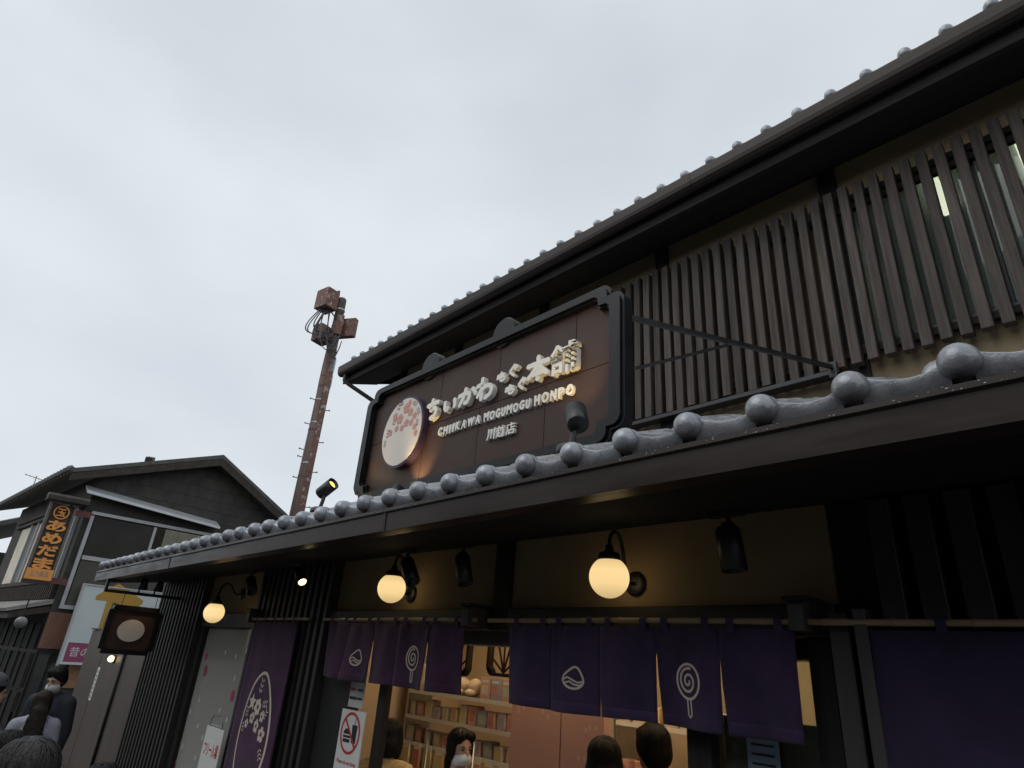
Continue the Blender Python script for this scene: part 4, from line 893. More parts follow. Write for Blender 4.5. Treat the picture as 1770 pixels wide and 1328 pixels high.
for i in range(8):
    a = sd * rnd.uniform(-.45, .1) + cd * .22 + Vector((0, 0, rnd.uniform(9.65, 10.05))); b = sd * rnd.uniform(.0, .42) + cd * .22 + Vector((0, 0, rnd.uniform(9.6, 10.1)))
    bm = NB(); tube(bm, hang(a, b, rnd.uniform(.3, .65), cd * .08), .014, 6); obj('cable', bm, CABLE, pole, True)
for i, s in enumerate((-.13, .02, .1)):
    bm = NB(); tube(bm, [sd * (s + .015 * math.sin(z * 2 + i)) + cd * .16 + Vector((0, 0, z)) for z in [3 + .5 * k for k in range(15)]], .012, 6); obj('cable', bm, CABLE, pole, True)

# ================================================================== CANDY SHOP HOUSE NEXT DOOR
HA = R(4.0); HX, HY = -17.0, 2.48
vdir = Vector((-math.cos(HA), -math.sin(HA), 0)); udir = Vector((-math.sin(HA), math.cos(HA), 0))
H0 = Vector((HX, HY, 0))
house = thing('old_wooden_house', 'old dark wooden gabled house with a big side window, left of the shop', 'house', H0)
def gab(px, py, off=0.0):
    """(u, z) on the gable wall for a photo pixel"""
    r = ray(px, py); n_ = vdir; o_ = H0 - vdir * off; s = (o_ - Vector((0, 0, 0))).dot(n_) / r.dot(n_); p = r * s; return ((p - H0).dot(udir), p.z + CAM_Z)
gp = lambda u, z, t: udir * u - vdir * t + Vector((0, 0, z))                  # t = proud of the gable wall, towards the camera
HWALL = mat('charred_board_wall', (0.050, 0.047, 0.043), 0.75, 0.4, 4, stretch=(1, 1, .5), col2=(.085, .078, .06), c2lo=.5, c2hi=.75, bump=.3, bscale=30)
HWOOD = mat('old_timber', (0.055, 0.044, 0.037), 0.8, 0.4, 8, bump=.3, bscale=30)
HROOF = mat('old_roof_slate', (0.10, 0.095, 0.09), 0.7, 0.3, 8, bump=.3)
ALUM = mat('pale_aluminium', (0.55, 0.56, 0.58), 0.4, 0.08, 6, metal=.2)
DGL = mat('dark_window_glass', (0.05, 0.05, 0.05), 0.06, 0.3, 1.2, spec=.6)
CURT = mat('faded_curtain', (0.78, 0.72, 0.60), 0.9, 0.15, 5)
GREYCL = mat('grey_curtain', (0.20, 0.20, 0.21), 0.9, 0.15, 5)
COPP = mat('copper_cladding', (0.27, 0.135, 0.095), 0.6, 0.2, 6, stretch=(1, 1, .3), col2=(.2, .1, .08))
tipF = gab(122, 810, .35); apx = gab(385, 787, .35); tipB = gab(495, 890, .35)
apu, apz = apx; ez = tipF[1]
sF = (apz - ez) / (apu - tipF[0]); sB = (apz - tipB[1]) / (tipB[0] - apu)
uB = 5.6
wz = lambda u: (apz - sF * (apu - u) if u < apu else apz - sB * (u - apu)) - .22
bm = NB(); prism(bm, [(0, 0), (uB, 0), (uB, wz(uB)), (apu, wz(apu)), (0, wz(0))], -.15, 0.0, gp); obj('gable_wall', bm, HWALL, house)
zc_ = 2.32
while zc_ < wz(apu) - .05:                                                   # overlapping weatherboards on the gable
    z1_ = min(zc_ + .27, wz(apu) - .02)
    def lim(z):
        lo = 0.0 if z < wz(0) else apu - (apz - .22 - z) / sF; hi = uB if z < wz(uB) else apu + (apz - .22 - z) / sB
        return lo, hi
    (l0, h0), (l1, h1) = lim(zc_), lim(z1_)
    bm = NB(); a_ = [bm.verts.new(gp(u, z, t)) for u, z, t in ((l0, zc_, .001), (h0, zc_, .001), (h1, z1_, .001), (l1, z1_, .001), (l0, zc_, .018), (h0, zc_, .018), (h1, z1_, .012), (l1, z1_, .012))]
    for f_ in ((3, 2, 1, 0), (4, 5, 6, 7), (0, 1, 5, 4), (1, 2, 6, 5), (2, 3, 7, 6), (3, 0, 4, 7)): bm.faces.new([a_[i] for i in f_])
    obj('weatherboard', bm, HWALL, house); zc_ += .275
bm = NB(); prism(bm, [(0, 0), (.18, 0), (.18, wz(.18)), (0, wz(0))], -7.5, -.151, gp); obj('front_wall', bm, HWALL, house)
# roof slabs, bargeboards
for nm, pts in (('roof_front', [(tipF[0], ez), (apu, apz), (apu, apz - .10), (tipF[0], ez - .10)]), ('roof_back', [(apu, apz), (tipB[0] + .5, tipB[1] - .5 * sB), (tipB[0] + .5, tipB[1] - .5 * sB - .10), (apu, apz - .10)])):
    bm = NB(); prism(bm, pts, -8.2, .42, gp); obj(nm, bm, HROOF, house)
bm = NB(); prism(bm, [(tipF[0] + .05, ez - .10), (apu, apz - .102), (apu, apz - .29), (tipF[0] + .05, ez - .26)], .36, .41, gp); obj('bargeboard', bm, HWOOD, house)
bm = NB(); prism(bm, [(apu, apz - .102), (tipB[0] + .45, tipB[1] - .45 * sB - .10), (tipB[0] + .45, tipB[1] - .45 * sB - .29), (apu, apz - .29)], .36, .41, gp); obj('bargeboard', bm, HWOOD, house)
# eave tiles as rounded ends along the front eave
bm = NB()
for i in range(30): bmesh.ops.create_icosphere(bm, subdivisions=1, radius=.10, matrix=Matrix.Translation(gp(tipF[0], ez - .02, .36 - i * .28)))
o = obj('eave_tile_ends', bm, HROOF, house); o['kind'] = 'stuff'
bm = NB(); bar(bm, gp(.9, apz - sF * (apu - .9) + .06, .1), gp(1.15, apz - sF * (apu - 1.15) + .16, -.6), .16, .16); obj('ridge_end_tile', bm, HWOOD, house)
# metal weather strip above the window
a0 = gab(150, 842, .1); a1 = gab(376, 905, .1)
bm = NB(); prism(bm, [(.0, .06), (.32, -.10), (.34, -.16), (.33, -.17), (.0, .02)], 0, 1, lambda u, v, t: gp(a0[0] + (a1[0] - a0[0]) * t, a0[1] + (a1[1] - a0[1]) * t + v, u)); obj('weather_strip', bm, ALUM, house)
CLEARG = glass_mat('clear_pane', (.97, .98, .97))
# big side window
wa = gab(158, 884); wb = gab(104, 1052); u0 = .12; u1 = 3.4; zt_, zb2 = wa[1], wb[1]; zmid = gab(137, 963)[1]
for nm, a, b, c, d in (('window_frame', u0, u1, zt_ - .07, zt_), ('window_frame', u0, u1, zb2, zb2 + .08), ('window_frame', u0, u0 + .07, zb2 + .081, zt_ - .101), ('window_frame', u1 - .1, u1, zb2 + .081, zt_ - .101), ('window_rail', u0 + .101, u1 - .101, zmid - .045, zmid + .045)):
    bm = NB(); prism(bm, [(a, c), (b, c), (b, d), (a, d)], .034, .09, gp); obj(nm, bm, ALUM, house)
um = gab(262, 930)[0]
bm = NB(); prism(bm, [(um - .03, zmid + .061), (um + .03, zmid + .061), (um + .03, zt_ - .102), (um - .03, zt_ - .102)], .036, .085, gp); obj('window_mullion', bm, ALUM, house)
for a, b in ((u0 + .101, um - .031), (um + .031, u1 - .101)):
    bm = NB(); prism(bm, [(a, zmid + .061), (b, zmid + .061), (b, zt_ - .101), (a, zt_ - .101)], .062, .066, gp); obj('window_pane', bm, CLEARG if a > um else DGL, house)
bm = NB(); prism(bm, [(u0 + .101, zb2 + .081), (u1 - .101, zb2 + .081), (u1 - .101, zmid - .061), (u0 + .101, zmid - .061)], .062, .066, gp); obj('window_pane', bm, mat('frosted_dark_pane', (.10, .095, .085), .3, .15, 1), house)
bm = NB(); n_ = 60; prev = None
for i in range(n_ + 1):
    u = um + .25 + (u1 - .1 - um - .25) * i / n_; tt = .046 + .008 * math.sin(i * 1.3) + .006 * math.sin(i * .37)
    q = (bm.verts.new(gp(u, zmid + .06, tt)), bm.verts.new(gp(u, zt_ - .10, tt * .8 + .008)))
    if prev: bm.faces.new((prev[0], q[0], q[1], prev[1]))
    prev = q
obj('curtain', bm, CURT, house, True)
# copper ribbed cladding under the window
ca = gab(84, 1056); cb = gab(60, 1120); cc = gab(136, 1063); c0_, c1_ = 0.0, .62; zz1, zz0 = ca[1] - .02, cb[1]
bm = NB(); prev = None; n_ = 72
for i in range(n_ + 1):
    u = c0_ + (c1_ - c0_) * i / n_; tt = .03 + (.018 if (i // 3) % 2 else 0.0); q = (bm.verts.new(gp(u, zz0, tt)), bm.verts.new(gp(u, zz1, tt)))
    if prev: bm.faces.new((prev[0], q[0], q[1], prev[1]))
    prev = q
obj('ribbed_cladding', bm, COPP, house)
OPOST = mat('orange_timber', (0.36, 0.20, 0.11), .7, .2, 8)
bm = NB(); prism(bm, [(.63, .9), (.80, .9), (.80, zz1), (.63, zz1)], .01, .05, gp); obj('timber_strip', bm, OPOST, house)
bm = NB(); prism(bm, [(.80, .9), (1.6, .9), (1.6, 1.55), (.80, 1.55)], .01, .04, gp); obj('timber_panel', bm, OPOST, house)
bm = NB(); prism(bm, [(.0, .5), (.60, .5), (.60, zz0 - .1), (.0, zz0 - .1)], .012, .03, gp); obj('shop_window_pane', bm, DGL, house)
for a, b, c, d in ((-.06, .0, .45, zz0 - .0), (.60, .66, .45, zz0 - .0), (0.001, .599, zz0 - .1, zz0 - .02), (.27, .31, .5, zz0 - .101)):
    bm = NB(); prism(bm, [(a, c), (b, c), (b, d), (a, d)], .031, .06, gp); obj('shop_window_frame', bm, DWOOD, house)
# front windows seen edge-on, with curtains, below the eave
fp = lambda s, z, t: vdir * s - udir * t + Vector((0, 0, z))                 # s along the front, t proud towards the lane
for s0, s1, m_ in ((.35, .9, GREYCL), (1.0, 1.6, CURT), (1.7, 2.6, GREYCL), (3.2, 3.9, CURT), (4.0, 4.6, GREYCL), (4.7, 6.0, CURT)):
    bm = NB(); prism(bm, [(s0, 3.05), (s1, 3.05), (s1, 4.55), (s0, 4.55)], .02, .045, fp); obj('front_window', bm, m_, house)
    bm = NB(); prism(bm, [(s0 - .04, 3.0), (s0, 3.0), (s0, 4.6), (s0 - .04, 4.6)], .01, .09, fp); obj('front_window_frame', bm, ALUM, house)
for s0 in (.1, 1.3, 2.5, 3.7, 4.9):
    bm = NB(); prism(bm, [(s0, .15), (s0 + 1.1, .15), (s0 + 1.1, 2.1), (s0, 2.1)], .02, .05, fp); obj('front_door', bm, mat('dark_door_board', (.018, .017, .016), .7, .3, 6, spec=.2), house)
    bm = NB(); prism(bm, [(s0 + .52, .15), (s0 + .58, .15), (s0 + .58, 2.1), (s0 + .52, 2.1)], .051, .08, fp); obj('door_stile', bm, DWOOD, house)
for z in (2.98, 4.62, 4.75): bm = NB(); prism(bm, [(.05, z - .04), (6.6, z - .04), (6.6, z + .04), (.05, z + .04)], .01, .12, fp); obj('front_rail', bm, HWOOD, house)
bm = NB()
for i in range(40): prism(bm, [(.08 + i * .17, 2.60), (.15 + i * .17, 2.60), (.15 + i * .17, 2.93), (.08 + i * .17, 2.93)], .01, .10, fp)
o = obj('low_lattice', bm, HWOOD, house); o['kind'] = 'stuff'
bm = NB(); prism(bm, [(.0, 2.60), (-.0, 2.50), (.75, 2.28), (.78, 2.34)], .0, 7.4, lambda u, v, t: fp(t, v, u)); obj('pent_roof', bm, mat('pale_metal_roof', (.30, .29, .27), .5, .15, 5), house)
bm = NB(); prism(bm, [(-.1, 2.49), (.70, 2.27), (.70, 2.15), (-.1, 2.36)], .02, 7.3, lambda u, v, t: fp(t, v, u)); obj('pent_roof_soffit', bm, HWOOD, house)
bm = NB(); tube(bm, [gp(3.9, 3.6, .06), gp(4.1, 4.6, .06), gp(4.25, 5.0, .06), gp(4.7, 5.15, .06)], .03, 8); obj('wall_conduit', bm, BLKM, house, True)
bm = NB(); tube(bm, [gp(4.0, 3.6, .06), gp(4.22, 4.6, .06), gp(4.4, 4.9, .06), gp(5.0, 4.9, .08)], .02, 8); obj('wall_conduit', bm, CABLE, house, True)
bm = NB(); tube(bm, [gp(5.0, 4.95, .1), gp(5.2, 4.75, .2), gp(5.55, 4.4, .25)], .018, 6); obj('service_cable', bm, WHITE, house, True)

# projecting vertical sign
vs0 = HX + .35; YV = None
vs_t = thing('vertical_shop_sign', 'tall narrow wooden sign with orange characters and a little roof', 'sign', (vs0, 1.9, 2.6))
q = [atX(92, 868, vs0), atX(128, 878, vs0), atX(86, 1003, vs0), atX(45, 995, vs0)]
vy0, vy1 = (q[0].y + q[3].y) / 2, (q[1].y + q[2].y) / 2; vz1 = (q[0].z + q[1].z) / 2; vz0 = (q[2].z + q[3].z) / 2
fV = lambda u, v, t: (t, u - 1.9, v - 2.6)
bm = NB(); prism(bm, [(vy0, vz0), (vy1, vz0), (vy1, vz1), (vy0, vz1)], -.06, .0, fV); bd = obj('board', bm, HWOOD, vs_t)
for a, b in ((vy0 - .05, vy0), (vy1, vy1 + .05)):
    bm = NB(); prism(bm, [(a, vz0 - .1), (b, vz0 - .1), (b, vz1 + .05), (a, vz1 + .05)], -.08, .04, fV); obj('frame_rail', bm, mat('pale_frame_wood', (.16, .14, .12), .7, .25, 8), vs_t)
for k in range(3):
    bm = NB(); prism(bm, [(vy0 - .14, vz1 + .055 + .05 * k), (vy1 + .22, vz1 + .055 + .05 * k), (vy1 + .22, vz1 + .1 + .05 * k), (vy0 - .14, vz1 + .1 + .05 * k)], -.2 + .03 * k, .20 - .04 * k, fV); obj('cap_board', bm, HWOOD if k < 2 else mat('pale_frame_wood', (.16, .14, .12)), vs_t)
ORG = mat('orange_characters', (0.88, 0.37, 0.085), .5, .08, 8)
cyv = (vy0 + vy1) / 2; wv_ = (vy1 - vy0); hh = (vz1 - vz0)
zc = vz1 - .11 * hh; rr_ = min(.47 * wv_, .095 * hh)
bm = NB(); ringprism(bm, ell(cyv, zc, rr_, rr_, 32), ell(cyv, zc, rr_ * .84, rr_ * .84, 32), .001, .03, fV); obj('ring_mark', bm, ORG, bd)
glyph('character', '玉', cyv - rr_ * .55, cyv + rr_ * .55, zc - rr_ * .55, zc + rr_ * .55, .03, fV, ORG, bd, .03, .3)
for i, ch in enumerate('あめだま'):
    z = vz1 - (.30 + .170 * i) * hh; glyph('character', ch, cyv - .43 * wv_, cyv + .43 * wv_, z - .074 * hh, z + .074 * hh, .03, fV, ORG, bd, .028 if ch == 'あ' else .04, .3)
zp = vz0 - .02
bm = NB(); prism(bm, [(vy0 - .03, zp - .02), (vy1 + .03, zp - .02), (vy1 + .03, zp + .20), (vy0 - .03, zp + .20)], .041, .06, fV); pl = obj('name_plate', bm, ORG, vs_t)
glyph('character', '玉力製菓', vy0 + .04, vy1 - .04, zp + .03, zp + .15, 0, lambda u, v, t: fV(u, v, .0615), mat('faded_grey_ink', (.35, .28, .24), .6, .1, 8), pl, .01, 0.0)
bm = NB(); prism(bm, [(vy0 - .04, zp - .10), (vy1 + .04, zp - .10), (vy1 + .04, zp - .021), (vy0 - .04, zp - .021)], -.05, .05, fV); obj('foot_rail', bm, HWOOD, vs_t)
for zz in (vz1 - .12, zp + .0): bm = NB(); prism(bm, [(vy1 + .05, zz - .06), (vy1 + .34, zz - .06), (vy1 + .34, zz + .06), (vy1 + .05, zz + .06)], -.03, .02, fV); obj('wall_bracket', bm, mat('red_brown_paint', (.16, .05, .05), .6, .2, 8), vs_t)

# white banner sign of the candy shop
ws_a = gab(150, 1007, .3); ws_b = gab(100, 1148, .3); bu0 = (ws_a[0] + ws_b[0]) / 2; bu1 = gab(300, 1045, .3)[0] + .15; bz1 = ws_a[1] - .05; bz0 = ws_b[1]
bn = thing('candy_shop_banner', 'big white banner with a yellow house shape and magenta strip on the wooden house', 'banner', H0)
fB = lambda u, v, t: gp(u, v, .3 + t)
WCLOTH = mat('banner_white', (0.66, 0.72, 0.73), .7, .04, 2)
bm = NB(); prism(bm, [(bu0, bz0), (bu1, bz0), (bu1, bz1), (bu0, bz1)], -.02, 0, fB); sh = obj('sheet', bm, WCLOTH, bn)
bm = NB(); prism(bm, [(bu0 - .04, bz0 - .04), (bu0, bz0 - .04), (bu0, bz1 + .03), (bu0 - .04, bz1 + .03)], -.05, .02, fB); obj('frame', bm, ALUM, bn)
bm = NB(); prism(bm, [(bu0, bz1), (bu1, bz1), (bu1, bz1 + .03), (bu0, bz1 + .03)], -.05, .02, fB); obj('frame', bm, ALUM, bn)
for u in (bu0 + .2, bu1 - .2):
    bm = NB(); bar(bm, gp(u, bz1 - .1, 0.01), gp(u, bz1 - .1, .28), .04); obj('stay', bm, ALUM, bn)
YEL = mat('banner_yellow', (0.52, 0.30, 0.055), .7, .06, 4); MAGB = mat('banner_magenta', (0.32, 0.07, 0.16), .7, .06, 4)
hw = [gab(166, 1032, .3), gab(205, 1010, .3), gab(250, 1030, .3)]
yu0, yu1 = gab(178, 1060, .3)[0], gab(238, 1060, .3)[0]; yz0 = gab(168, 1090, .3)[1]; yz1 = hw[0][1]
bm = NB(); fillpoly(bm, [(yu0, yz0), (yu1, yz0), (yu1, yz1), (yu0, yz1)], fB, .002); fillpoly(bm, [(hw[0][0], yz1 - .06), (hw[0][0], yz1 + .03), (hw[1][0], hw[1][1] + .02), (hw[2][0], yz1 + .03), (hw[2][0], yz1 - .06)], fB, .004); obj('house_print', bm, YEL, sh)
for i, ch in enumerate('むかし'): glyph('character', ch, yu0 + .12, yu0 + .28, yz1 - .22 - .2 * i, yz1 - .07 - .2 * i, 0, lambda u, v, t: fB(u, v, .005), INK, sh, .02, 0.0)
for i, ch in enumerate('飴'): glyph('character', ch, gab(266, 1062, .3)[0], gab(282, 1062, .3)[0] + .05, gab(270, 1085, .3)[1], gab(270, 1052, .3)[1], 0, lambda u, v, t: fB(u, v, .003), INK, sh, .02, 0.0)
mz1 = gab(115, 1110, .3)[1]
bm = NB(); fillpoly(bm, [(bu0 + .05, bz0 + .05), (bu1, bz0 + .05), (bu1, mz1), (bu0 + .05, mz1)], fB, .002); obj('magenta_print', bm, MAGB, sh)
glyph('character', '昔の味', bu0 + .12, bu0 + .72, mz1 - .27, mz1 - .08, 0, lambda u, v, t: fB(u, v, .004), WHITE, sh, .0, 0.0)

# television antenna
AS = .6
an = thing('tv_antenna', 'thin television antenna above the old wooden house roof', 'antenna', gp(0, 0, -3) + H0 + Vector((0, 0, 5.3)))
bm = NB(); tube(bm, [(0, 0, 0), (0, 0, 1.15)], .018, 6); obj('mast', bm, CABLE, an)
bm = NB(); tube(bm, [(-.0, -.45, 1.12), (0, .35, 1.0)], .014, 6)
obj('boom', bm, CABLE, an); a_b, a_t = atX(47, 866, -21.0), atX(60, 822, -21.0); AS = (a_t.z - a_b.z) / 1.15; an.location = a_b; an.scale = (AS, AS, AS)
for i in range(5): bm = NB(); y = -.40 + .17 * i; tube(bm, [(-.22, y, 1.11 - .12 * (y + .45) / .8), (.22, y, 1.11 - .12 * (y + .45) / .8)], .008, 5); obj('element', bm, CABLE, an)
# far tiled house at the left edge
fh = thing('far_tiled_house', 'grey tiled roof of a house at the far left edge', 'house', (-30, 1.2, 0))
bm = NB(); box(bm, -4, 3, -.6, 5, 0, 4.2); obj('wall', bm, HWALL, fh)
def tiled_slope(parent, x0, x1, y0, z0, y1, z1, pitch=.3):
    bm = NB(); n_ = int((x1 - x0) / pitch)
    for i in range(n_):
        a = x0 + (x1 - x0) * i / n_; tube(bm, [(a, y0, z0 + .03), (a, y1, z1 + .03)], .055, 6)
    o_ = obj('roof_rolls', bm, HROOF, parent, True); o_['kind'] = 'stuff'
    bm = NB(); prism(bm, [(y0, z0), (y1, z1), (y1, z1 - .12), (y0, z0 - .12)], x0, x1, lambda u, v, t: (t, u, v)); obj('roof', bm, HROOF, parent)
tiled_slope(fh, -4.3, 3.3, -1.2, 4.3, 2.2, 5.9)
# low far roof behind the pole
b0 = at(640, 866, 11.0)
lr = thing('low_far_house', 'low grey tiled roof showing behind the utility pole', 'house', (b0.x, 11.0, 0))
tiled_slope(lr, -6, 8, 0, b0.z - .5, 3.0, b0.z + .9 - .0); obj('wall', B(-5.5, 7.5, .5, 3, 0, b0.z - .5), HWALL, lr)

# dim globe lantern and rail on the wooden house front
p = gp(.0, 0, 0)
lt = thing('globe_lantern', 'unlit pale globe lantern under the pent roof of the wooden house', 'lantern', (-17.6, 1.72, 2.0))
pg = at(36, 1076, 1.72)
lt.location = (pg.x, pg.y, pg.z)
bm = NB(); bmesh.ops.create_uvsphere(bm, u_segments=20, v_segments=14, radius=.095); obj('globe', bm, mat('opal_unlit', (.18, .18, .18), .3, .05, 4), lt, True)
bm = NB(); tube(bm, [(0, 0, .12), (0, 0, .4)], .012, 6); obj('stem', bm, BLKM, lt)
rl = thing('street_railing', 'dark railing in front of the wooden house', 'railing', (-15.6, 1.6, 0))
for z in (1.0, 1.62): bm = NB(); bar(bm, (-1.8, 0, z), (1.1, .55, z), .05); obj('rail', bm, DWOOD, rl)
for s in (0, .35, .7, 1.0): bm = NB(); p0 = Vector((-1.8, 0, 0)).lerp(Vector((1.1, .55, 0)), s); bar(bm, p0, p0 + Vector((0, 0, 1.68)), .05); obj('post', bm, DWOOD, rl)

# ================================================================== GOODS INSIDE THE SHOP
SHELF = mat('shelf_wood_dark', (0.10, 0.075, 0.055), .5, .25, 8)
def shelf_unit(label, x0, x1, y, zs, dep=.32):
    t = thing('display_shelf', label, 'shelf', ((x0 + x1) / 2, y, 0)); cx = (x0 + x1) / 2
    for x in (x0, x1): obj('upright', B(x - cx - .015, x - cx + .015, -dep / 2, dep / 2, 0, max(zs) + .35, .002), STEEL, t)
    for z in zs: obj('shelf_board', B(x0 - cx + .016, x1 - cx - .016, -dep / 2, dep / 2, z - .02, z, .002), SHELF, t)
    for z in zs: obj('price_rail', B(x0 - cx + .016, x1 - cx - .016, -dep / 2 - .008, -dep / 2 - .002, z - .03, z + .005), WHITE, t)
shelf_unit('long goods shelf behind the masked shop assistant', -6.25, -4.55, 4.55, (.45, .85, 1.20, 1.44, 1.68))
shelf_unit('goods shelf right of the pink panel', -3.55, -2.35, 4.7, (.45, .85, 1.25, 1.65))
pal = [(.66, .52, .38), (.66, .42, .38), (.36, .42, .55), (.72, .66, .56), (.58, .28, .24), (.48, .54, .48), (.68, .58, .32), (.58, .46, .54)]
GM = [mat('carton_%d' % i, c, .5, .12, 10) for i, c in enumerate(pal)]
CN = ('tan', 'pink', 'blue', 'cream', 'red', 'grey-green', 'yellow', 'mauve'); ORD = ('first', 'second', 'third', 'fourth', 'fifth', 'sixth', 'seventh', 'eighth', 'ninth', 'tenth', 'eleventh', 'twelfth')
rnd = random.Random(12)
def carton(x, y, z, w_, d_, h_, label, group, k):
    o_ = thing('goods_carton', label, 'carton', (x, y, z), rnd.uniform(-.08, .08), group)
    obj('carton_body', B(-w_ / 2, w_ / 2, -d_ / 2, d_ / 2, 0, h_, .004), GM[k % 8], o_)
    obj('carton_label', B(-w_ * .32, w_ * .32, -d_ / 2 - .002, -d_ / 2 - .0005, h_ * .2, h_ * .75), GM[(k + 3) % 8], o_)
for row, z, n_ in ((1, 1.441, 12), (2, 1.201, 11), (3, .851, 10)):
    for i in range(n_):
        x = -6.17 + 1.55 * i / (n_ - 1); h_ = rnd.uniform(.10, .17); rnd_k = rnd.randrange(8)
        carton(x, 4.47, z, rnd.uniform(.09, .12), .12, h_, 'small %s goods carton, %s from the left on the %s tier of the long shelf' % (CN[rnd_k], ORD[i], ('second', 'third', 'fourth')[row - 1]), 'cartons on tier %d of the long shelf' % (row + 1), rnd_k)
for i, (x, w_, h_, k) in enumerate(((-6.13, .22, .26, 3), (-5.86, .20, .22, 1))): carton(x, 4.48, 1.681, w_, .18, h_, ('tall cream goods carton on the top tier of the long shelf', 'wide pink goods carton on the top tier of the long shelf')[i], 'cartons on the top tier', k)
for z, nm in ((1.651, 'top'), (1.251, 'second'), (.851, 'third')):
    for i in range(8):
        rnd_k = rnd.randrange(8)
        carton(-3.48 + .145 * i, 4.62, z, rnd.uniform(.09, .12), .12, rnd.uniform(.12, .22), '%s goods carton, %s from the left on the %s tier behind the pink panel' % (CN[rnd_k], ORD[i], nm), 'cartons on the %s tier right of the pink panel' % nm, rnd_k)
# soft round plush toys on the top tier (plain)
PLUSH = mat('plush_cream', (.62, .52, .40), .95, .1, 20, bump=.4, bscale=120)
for i, x in enumerate((-5.64, -5.46, -5.27)):
    o_ = thing('plush_toy', 'plain round cream plush toy on the top tier, %s of three' % ('left', 'middle', 'right')[i], 'plush toy', (x, 4.5, 1.681), 0, 'plush toys on the top tier')
    bm = NB(); bmesh.ops.create_uvsphere(bm, u_segments=20, v_segments=14, radius=.085, matrix=Matrix.Translation((0, 0, .085)) @ Matrix.Diagonal((1, .85, .95, 1)))
    bmesh.ops.create_uvsphere(bm, u_segments=14, v_segments=10, radius=.07, matrix=Matrix.Translation((0, -.06, .035)) @ Matrix.Diagonal((1, .7, .5, 1))); obj('body', bm, PLUSH, o_, True)
for i, (x, k) in enumerate(((-5.05, 1), (-4.90, 2), (-4.74, 1))):
    bk = thing('picture_book', 'upright %s picture book on the top tier, %s of three' % (CN[k], ('left', 'middle', 'right')[i]), 'book', (x, 4.45, 1.681), rnd.uniform(-.1, .1), 'picture books on the top tier')
    obj('cover', B(-.068, .068, -.012, .012, 0, .19, .002), GM[k], bk); obj('cover_print', B(-.045, .045, -.0145, -.0125, .04, .12), GM[3 + i], bk); obj('title_strip', B(-.05, .05, -.0145, -.0125, .14, .165), WHITE, bk)
for i in range(9):
    x = -6.12 + .185 * i; k = rnd.randrange(8)
    po_ = thing('goods_pouch', 'clear %s goods pouch hanging under the lowest visible tier, %s from the left' % (CN[k], ORD[i]), 'pouch', (x, 4.36, 1.17), rnd.uniform(-.15, .15), 'pouches hanging on the long shelf')
    bm = NB(); prism(bm, [(-.06, -.20), (.06, -.20), (.065, -.10), (.055, -.02), (-.055, -.02), (-.065, -.10)], -.012, .012, lambda u, v, s: (u, s, v)); obj('pouch_body', bm, GM[k], po_)
    obj('header_card', B(-.055, .055, -.004, .004, -.019, .03, .001), WHITE, po_)
PINKW = mat('pink_display_board', (.58, .36, .33), .8, .05, 3)
pk = thing('pink_panel', 'tall pink display panel behind the wide curtain', 'panel', (-3.1, 3.62, 0))
pa, pb, pc = at(880, 1240, 3.6).x, at(966, 1240, 3.6).x, at(1040, 1255, 3.6).x
obj('board', B(pa + 3.1, pb + 3.1 - .004, 0, .06, 0, 2.3, .004), PINKW, pk); obj('board', B(pb + 3.1 + .004, pc + 3.1, 0, .06, 0, 2.3, .004), PINKW, pk)
rw = thing('notice_window', 'glass beside the door with a pale poster and blue notice', 'window', (-1.4, 2.83, 0))
obj('pane', B(-.24, .23, 0, .01, .3, 2.1), GLASS, rw)
obj('poster', B(-.23, .22, .03, .034, .5, 1.86), mat('poster_tan', (.50, .38, .30), .8, .06, 3), rw)
pz = at(1318, 1300, 2.82); obj('blue_notice', B(pz.x + 1.4 - .07, pz.x + 1.4 + .07, -.006, -.002, pz.z - .25, pz.z + .045), mat('notice_blue', (.22, .32, .42), .6, .05, 4), rw)
for i in range(3): obj('notice_print', B(pz.x + 1.4 - .05, pz.x + 1.4 + .05, -.0085, -.0065, pz.z + .02 - .035 * i, pz.z + .028 - .035 * i), INK, rw)
rk = thing('garment_rack', 'chrome display rack frame left of the masked shop assistant', 'rack', (at(741, 1260, 3.75).x, 3.75, 0)); h_r = at(741, 1262, 3.75).z
for x in (0, .62): bm = NB(); tube(bm, [(x, 0, 0.05), (x, 0, h_r)], .014, 8); obj('upright', bm, STEEL, rk, True)
bm = NB(); tube(bm, [(-.02, 0, h_r), (.64, 0, h_r)], .014, 8); obj('top_rail', bm, STEEL, rk, True)
for i in range(26):                                                           # pale flecks printed on the pink panel
    u_ = rnd.uniform(pa + .05, pc - .05); v_ = rnd.uniform(1.0, 1.85)
    bm = NB(); fillpoly(bm, ell(u_ + 3.1, v_, .011, .016, 10), lambda a, b, s: (a, -.0015, b)); obj('print_fleck', bm, mat('fleck_cream', (.66, .52, .45), .8, .05, 4), pk)
# dark window-guard ornaments under the ceiling
def guard(label, px):
    c = at(px, 1132, 3.9); t = thing('ceiling_ornament', label, 'ornament', (c.x, 3.9, c.z), 0, 'ornaments under the shop ceiling'); r0 = scallop(-.19, .19, -.17, .30, .02, .02, .05, .05); r1 = scallop(-.165, .165, -.145, .275, .02, .02, .04, .04)
    bm = NB(); ringprism(bm, r0, r1, -.03, .03, lambda u, v, s: (u, s, v)); obj('frame', bm, DWOOD, t)
    for k in range(5): a = R(20 + 35 * k); bm = NB(); bar(bm, (0, 0, -.14), (.3 * math.cos(a) * .5, 0, -.14 + .3 * math.sin(a)), .012); obj('rib', bm, DWOOD, t)
guard('dark rounded ornament frame with fanned ribs, left of a pair', 790); guard('dark rounded ornament frame with fanned ribs, right of a pair', 872)

